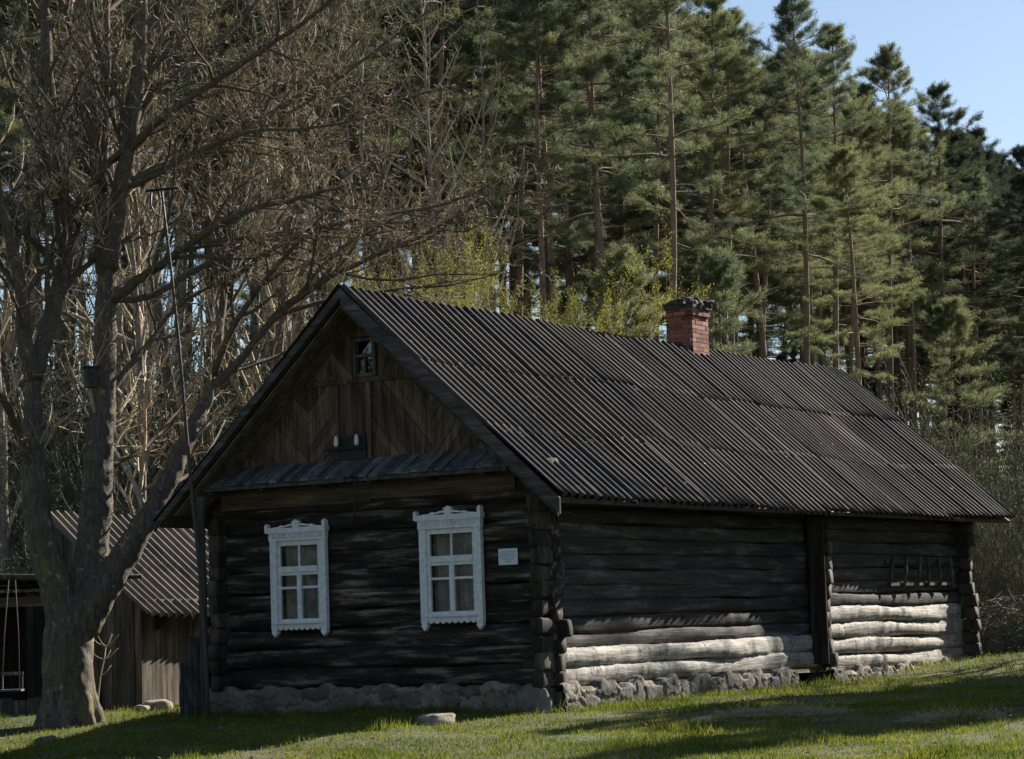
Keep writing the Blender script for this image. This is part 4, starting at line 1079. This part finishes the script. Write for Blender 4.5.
# ---- bare birches and alders on the left
BT = [(5, 52, 'b'), (36, 58, 'a'), (58, 50, 'b'), (130, 55, 'b'), (160, 60, 'a'), (147, 49, 'b'), (190, 54, 'a'), (222, 62, 'b'), (262, 52, 'a'), (268, 66, 'b'), (300, 56, 'b'),
      (330, 60, 'a'), (362, 64, 'b'), (395, 55, 'a'), (425, 62, 'b'), (450, 58, 'a'), (482, 66, 'b'), (-20, 60, 'a'), (85, 64, 'a'), (110, 60, 'b'), (240, 70, 'a'), (345, 72, 'a'), (205, 68, 'b'), (410, 70, 'a'), (500, 72, 'a'), (15, 70, 'b'), (175, 74, 'b'), (285, 76, 'a'), (380, 77, 'b')]
bd = {'b': [], 'a': []}
names = {'b': ('birch_tree', 'bare birch with a pale trunk in the thicket behind the big tree', 'bare birches behind the big tree'), 'a': ('alder_tree', 'bare grey stemmed tree in the thicket behind the big tree', 'bare grey trees behind the big tree')}
BT = [b for i_, b in enumerate(BT) if i_ % 5 != 2]
for k, (px, Yd, ty) in enumerate(BT):
    loc = gpos(px, Yd); nm, lab, gr = names[ty]
    if len(bd[ty]) < 2:
        sd_ = 900 + k
        o = bare_tree(nm, lab, 'tree', gr, 17, sd_, M['birch'] if ty == 'b' else M['alder'], M['twig2'] if ty == 'b' else M['twig3'], loc=loc, r=.13 if ty == 'b' else .16, crown0=.18, dens=1.05, spreadf=.20, twr=.0055)
        bd[ty].append(o)
    else:
        s = random.uniform(.85, 1.2); dup(bd[ty][k % 2], loc, random.uniform(0, 6.28), (s, s, s), lab, gr)

for x_, y_, s in ((18.9, 54.9, .9), (16.4, 47.8, .75), (12.7, 44.6, .85), (14.2, 47.2, .8)):
    dup(bd['a'][0], (x_, y_, float(gz(x_, y_)) - .05), random.uniform(0, 6.28), (s, s, s), 'bare grey tree at the right side of the yard', 'bare trees at the right side of the yard')

# ---- shrubs
def shrub(name, label, cat, group, h, seed, loc, mat, leaf=None, nst=14, nleaf=0, ls=.05):
    global rng
    random.seed(seed); rng = np.random.default_rng(seed)
    root = empty(name, loc, label, cat, group); S = [[], [], []]; stems = []
    for k in range(nst):
        a = random.uniform(0, 6.28); p = Vector((math.cos(a), math.sin(a), 0)) * random.uniform(0, h * .2); d = Vector((math.cos(a) * .35, math.sin(a) * .35, 1)).normalized()
        P = [p]; hh = h * random.uniform(.6, 1)
        for s in range(6): d = (d + rv() * .12).normalized(); P.append(P[-1] + d * hh / 6)
        rad = [.022 * (1 - .8 * s / 6) * h / 3 for s in range(7)]
        for s in range(6): stems.append((P[s], P[s + 1], rad[s], rad[s + 1]))
        grow(P, rad, 0, 2, S, [3.4, 5.0], up=.25, spread=.7, minr=.005, lenf=.38, t0=.15)
    m = MB(); add_segs(m, stems, 5); add_segs(m, S[0], 3); add_segs(m, S[1], 3); m.build('stems', mat, root)
    if leaf:
        src = S[1] + S[0]; idx = rng.integers(0, len(src), nleaf)
        base = np.array([src[i][1][:] for i in idx]) + rng.normal(size=(nleaf, 3)) * .06
        dr = rng.normal(size=(nleaf, 3)); dr /= np.linalg.norm(dr, axis=1)[:, None]
        v, f = blades(nleaf, base, dr, ls * rng.uniform(.6, 1.3, nleaf), ls * .32 * rng.uniform(.7, 1.2, nleaf))
        m = MB(); m.add(v, f); m.build('leaves', leaf, root)
    return root
SH = [(548, 50, 272, 'shrub in fresh yellow green leaf showing just above the roof ridge'), (520, 54, 240, 'yellow green leafing tree veiled by bare twigs above the roof ridge'), (470, 52, 255, 'yellow green leafing shrub left of the brightest one behind the ridge'), (440, 56, 215, 'sparse yellow green young tree behind the twigs over the roof front')]
sp_ = None
for px, Yd, yt, lab in SH:
    loc = gpos(px, Yd); hh = at(px, yt, Yd)[2] - loc[2]
    if sp_ is None: sp_ = shrub('leafing_shrub', lab, 'shrub', 'shrubs in spring leaf behind the roof', 8.0, 41, loc, M['twig'], M['spring'], 18, 110000, .036); sp_.scale = (hh / 8 * .6, hh / 8 * .6, hh / 8)
    else: dup(sp_, loc, random.uniform(0, 6.28), (hh / 8 * .6, hh / 8 * .6, hh / 8), lab, 'shrubs in spring leaf behind the roof')
BS = [(900, 58, 395), (925, 55, 420), (950, 52, 440), (975, 50, 470), (1000, 52, 440), (1030, 54, 420), (940, 62, 400), (985, 62, 410), (1015, 60, 395), (965, 47, 510), (1010, 47, 520), (860, 58, 372), (10, 60, 300), (70, 64, 290), (130, 62, 310), (190, 66, 280), (240, 60, 300), (290, 64, 270), (345, 68, 262), (400, 64, 250), (160, 56, 360), (50, 56, 380), (100, 54, 400), (215, 55, 350), (20, 46, 520), (120, 47, 480), (170, 48, 470), (60, 48, 460)]
bs = []
for k, (px, Yd, yt) in enumerate(BS):
    loc = gpos(px, Yd); hh = at(px, yt, Yd)[2] - loc[2]
    lab = 'grey bare shrub in the thicket beyond the rear end of the house' if px > 700 else 'bare shrub in the thicket behind the plank shed and the big tree'
    gr = 'bare shrubs beyond the house' if px > 700 else 'bare shrubs behind the shed'
    if len(bs) < 2:
        o = shrub('bare_shrub', lab, 'shrub', gr, 4.0, 500 + k, loc, M['shrubw'], M['dull'], 20, 3500, .042); o.scale = (hh / 4,) * 3; bs.append(o)
    else: dup(bs[k % 2], loc, random.uniform(0, 6.28), (hh / 4 * 1.2, hh / 4 * 1.2, hh / 4), lab, gr)
# brush heap right of the house
random.seed(3); rng = np.random.default_rng(3)
hp = gpos(1020, 44); m = MB(); n = 5200
ang_ = rng.uniform(0, 6.28, n); rd = np.sqrt(rng.random(n)); cxp = np.stack([np.cos(ang_) * rd * 2.6, np.sin(ang_) * rd * 1.2, rng.random(n) ** .8 * .95 * (1 - rd ** 2.2)], -1)
dv = rng.normal(size=(n, 3)) * np.array([1, .8, .45]); dv /= np.linalg.norm(dv, axis=1)[:, None]; ll = rng.uniform(.2, .9, n)
m.twigs(cxp, cxp + dv * ll[:, None] * .6, rng.uniform(.004, .014, n), np.full(n, .003), 3)
o = m.build('brush_heap', M['shrubw']); o.location = hp; tag(o, 'heap of grey cut brushwood on the grass beyond the rear corner', 'brush heap')

# sapling in front of the shed
random.seed(12)
sp0 = at(97, 700, 37.6); sp0[2] = float(gz(sp0[0], sp0[1]))
P = [Vector((0, 0, -.05)), Vector((.02, 0, .3)), Vector((.06, 0, .6)), Vector((.12, 0, .85)), Vector((.15, .02, 1.05))]; rad = [.016, .014, .012, .010, .006]
m = MB(); m.tube([p[:] for p in P], rad, 6)
for k in range(11):
    t = random.choice((2, 3, 3, 4)); a = random.uniform(-1, 1); p = P[t]; q = p + Vector((math.sin(a) * .28, random.uniform(-.1, .1), .14 + .1 * random.random()))
    m.tube([p[:], ((p + q) / 2 + Vector((0, 0, -.03)))[:], q[:]], [.008, .006, .003], 4)
o = m.build('sapling', M['twig2'], None, True); o.location = sp0; tag(o, 'thin bare sapling at the foot of the big tree in front of the shed', 'sapling')

# ------------------------------------------------------------------ stones on the grass
for px, py, Yd, sz, lab in ((158, 707, 38.2, (.20, .16, .15), 'rounded pale stone on the grass in front of the shed'), (436, 728, 29.4, (.27, .16, .10), 'flat pale stone half sunk in the grass below the right front window'),
                            (142, 708, 38.0, (.13, .12, .09), 'small dark stone left of the rounded pale stone'), (45, 735, 33.2, (.14, .12, .08), 'small dark stone in the grass at the foot of the big tree')):
    p = at(px, py, Yd); p[2] = float(gz(p[0], p[1])) + sz[2] * .35
    m = MB(); rock(m, (0, 0, 0), sz, random.random(), tone=.9 if 'pale' in lab else .2); o = m.build('stone', M['stone'], None, True, True); o.location = p; tag(o, lab, 'stone')
# dry stalks raked together
random.seed(8); rng = np.random.default_rng(8)
for px, py, Yd, (sx, sy, hh), lab in ((782, 714, 28.6, (.75, .4, .09), 'low grey heap of raked dry grass on the lawn beside the side wall'), (960, 722, 27.2, (.6, .4, .07), 'small flat heap of dry straw on the lawn at the right')):
    n = 2600; a = rng.uniform(0, 6.28, n); rd = np.sqrt(rng.random(n))
    p = at(px, py, Yd); p[2] = float(gz(p[0], p[1])) - .01
    b0 = np.stack([np.cos(a) * rd * sx, np.sin(a) * rd * sy, rng.random(n) * hh * (1 - rd ** 2)], -1)
    d = rng.normal(size=(n, 3)) * np.array([1, 1, .22]); d /= np.linalg.norm(d, axis=1)[:, None]
    m = MB(); m.twigs(b0, b0 + d * rng.uniform(.08, .25, n)[:, None], np.full(n, .004), np.full(n, .002), 3)
    o = m.build('dry_grass_heap', M['straw']); o.location = p; tag(o, lab, 'grass heap')

# ------------------------------------------------------------------ grass
rng = np.random.default_rng(21)
n = 760000
u = rng.random(n); Yg = 19 / (1 - u * (1 - 19 / 50.0))                 # denser near the camera
Xg = (rng.random(n) - .5) * 2 * (Yg * .32 + 1.0)
loc = np.stack([(Xg - G0[0]) * NV[0] + (Yg - G0[1]) * NV[1], (Xg - G0[0]) * DV[0] + (Yg - G0[1]) * DV[1]], -1)
ok = ~((loc[:, 0] > -HW_) & (loc[:, 0] < .1) & (loc[:, 1] > 0) & (loc[:, 1] < HL))
def pn(x, y, f, s=0): return np.sin(x * f + 1.3 * np.sin(y * f * .7 + s)) * np.sin(y * f * 1.1 + 1.7 * np.sin(x * f * .6 + s * 2))
pat = .5 + .2 * pn(Xg, Yg, .9) + .2 * pn(Xg, Yg, 2.3, 1) + .2 * pn(Xg, Yg, 5.5, 2)
tus = np.clip(pn(Xg, Yg, 3.1, 4) * pn(Xg, Yg, 1.7, 5) * 2.2 - .5, 0, 1)
ok &= rng.random(n) < np.clip(.25 + .8 * pat, .12, 1)
Xg, Yg, pat, tus, loc = Xg[ok], Yg[ok], pat[ok], tus[ok], loc[ok]; n = len(Xg)
near = np.exp(-np.abs(loc[:, 1]) / .35) * (loc[:, 0] < .2) * (loc[:, 0] > -HW_ - .3) + np.exp(-np.abs(loc[:, 0]) / .45) * (loc[:, 1] > -.2) * (loc[:, 1] < HL)
hg = (.026 + .055 * np.clip(pat, 0, 1) + .10 * tus + .11 * near) * rng.uniform(.45, 1.35, n)
base = np.stack([Xg, Yg, gz(Xg, Yg) - .01], -1)
dr = np.stack([rng.normal(size=n) * .45, rng.normal(size=n) * .45, np.ones(n)], -1); dr /= np.linalg.norm(dr, axis=1)[:, None]
v, f = blades(n, base, dr, hg, np.full(n, .0042))
gm = MB(); gm.add(v, f); tag(gm.build('grass', M['grass']), 'short spring grass growing over the whole yard', 'grass', kind='stuff')
# last year's leaves and bits of twig lying in the grass
n = 9000
Yl = 19 / (1 - rng.random(n) * (1 - 19 / 48.0)); Xl = (rng.random(n) - .5) * 2 * (Yl * .26 + .5)
lo_ = np.stack([(Xl - G0[0]) * NV[0] + (Yl - G0[1]) * NV[1], (Xl - G0[0]) * DV[0] + (Yl - G0[1]) * DV[1]], -1)
ok = ~((lo_[:, 0] > -HW_ - .1) & (lo_[:, 0] < .15) & (lo_[:, 1] > -.1) & (lo_[:, 1] < HL)) & (rng.random(n) < np.clip(.35 + .8 * pn(Xl, Yl, .8, 7), .1, 1))
Xl, Yl = Xl[ok], Yl[ok]; n = len(Xl)
d = rng.normal(size=(n, 3)) * np.array([1, 1, .35]); d /= np.linalg.norm(d, axis=1)[:, None]
v, f = blades(n, np.stack([Xl, Yl, gz(Xl, Yl) + rng.uniform(.01, .06, n)], -1), d, rng.uniform(.03, .085, n), rng.uniform(.006, .022, n))
lm_ = MB(); lm_.add(v, f); tag(lm_.build('leaf_litter', M['litter']), 'dead brown leaves scattered in the grass of the yard', 'leaves', kind='stuff')
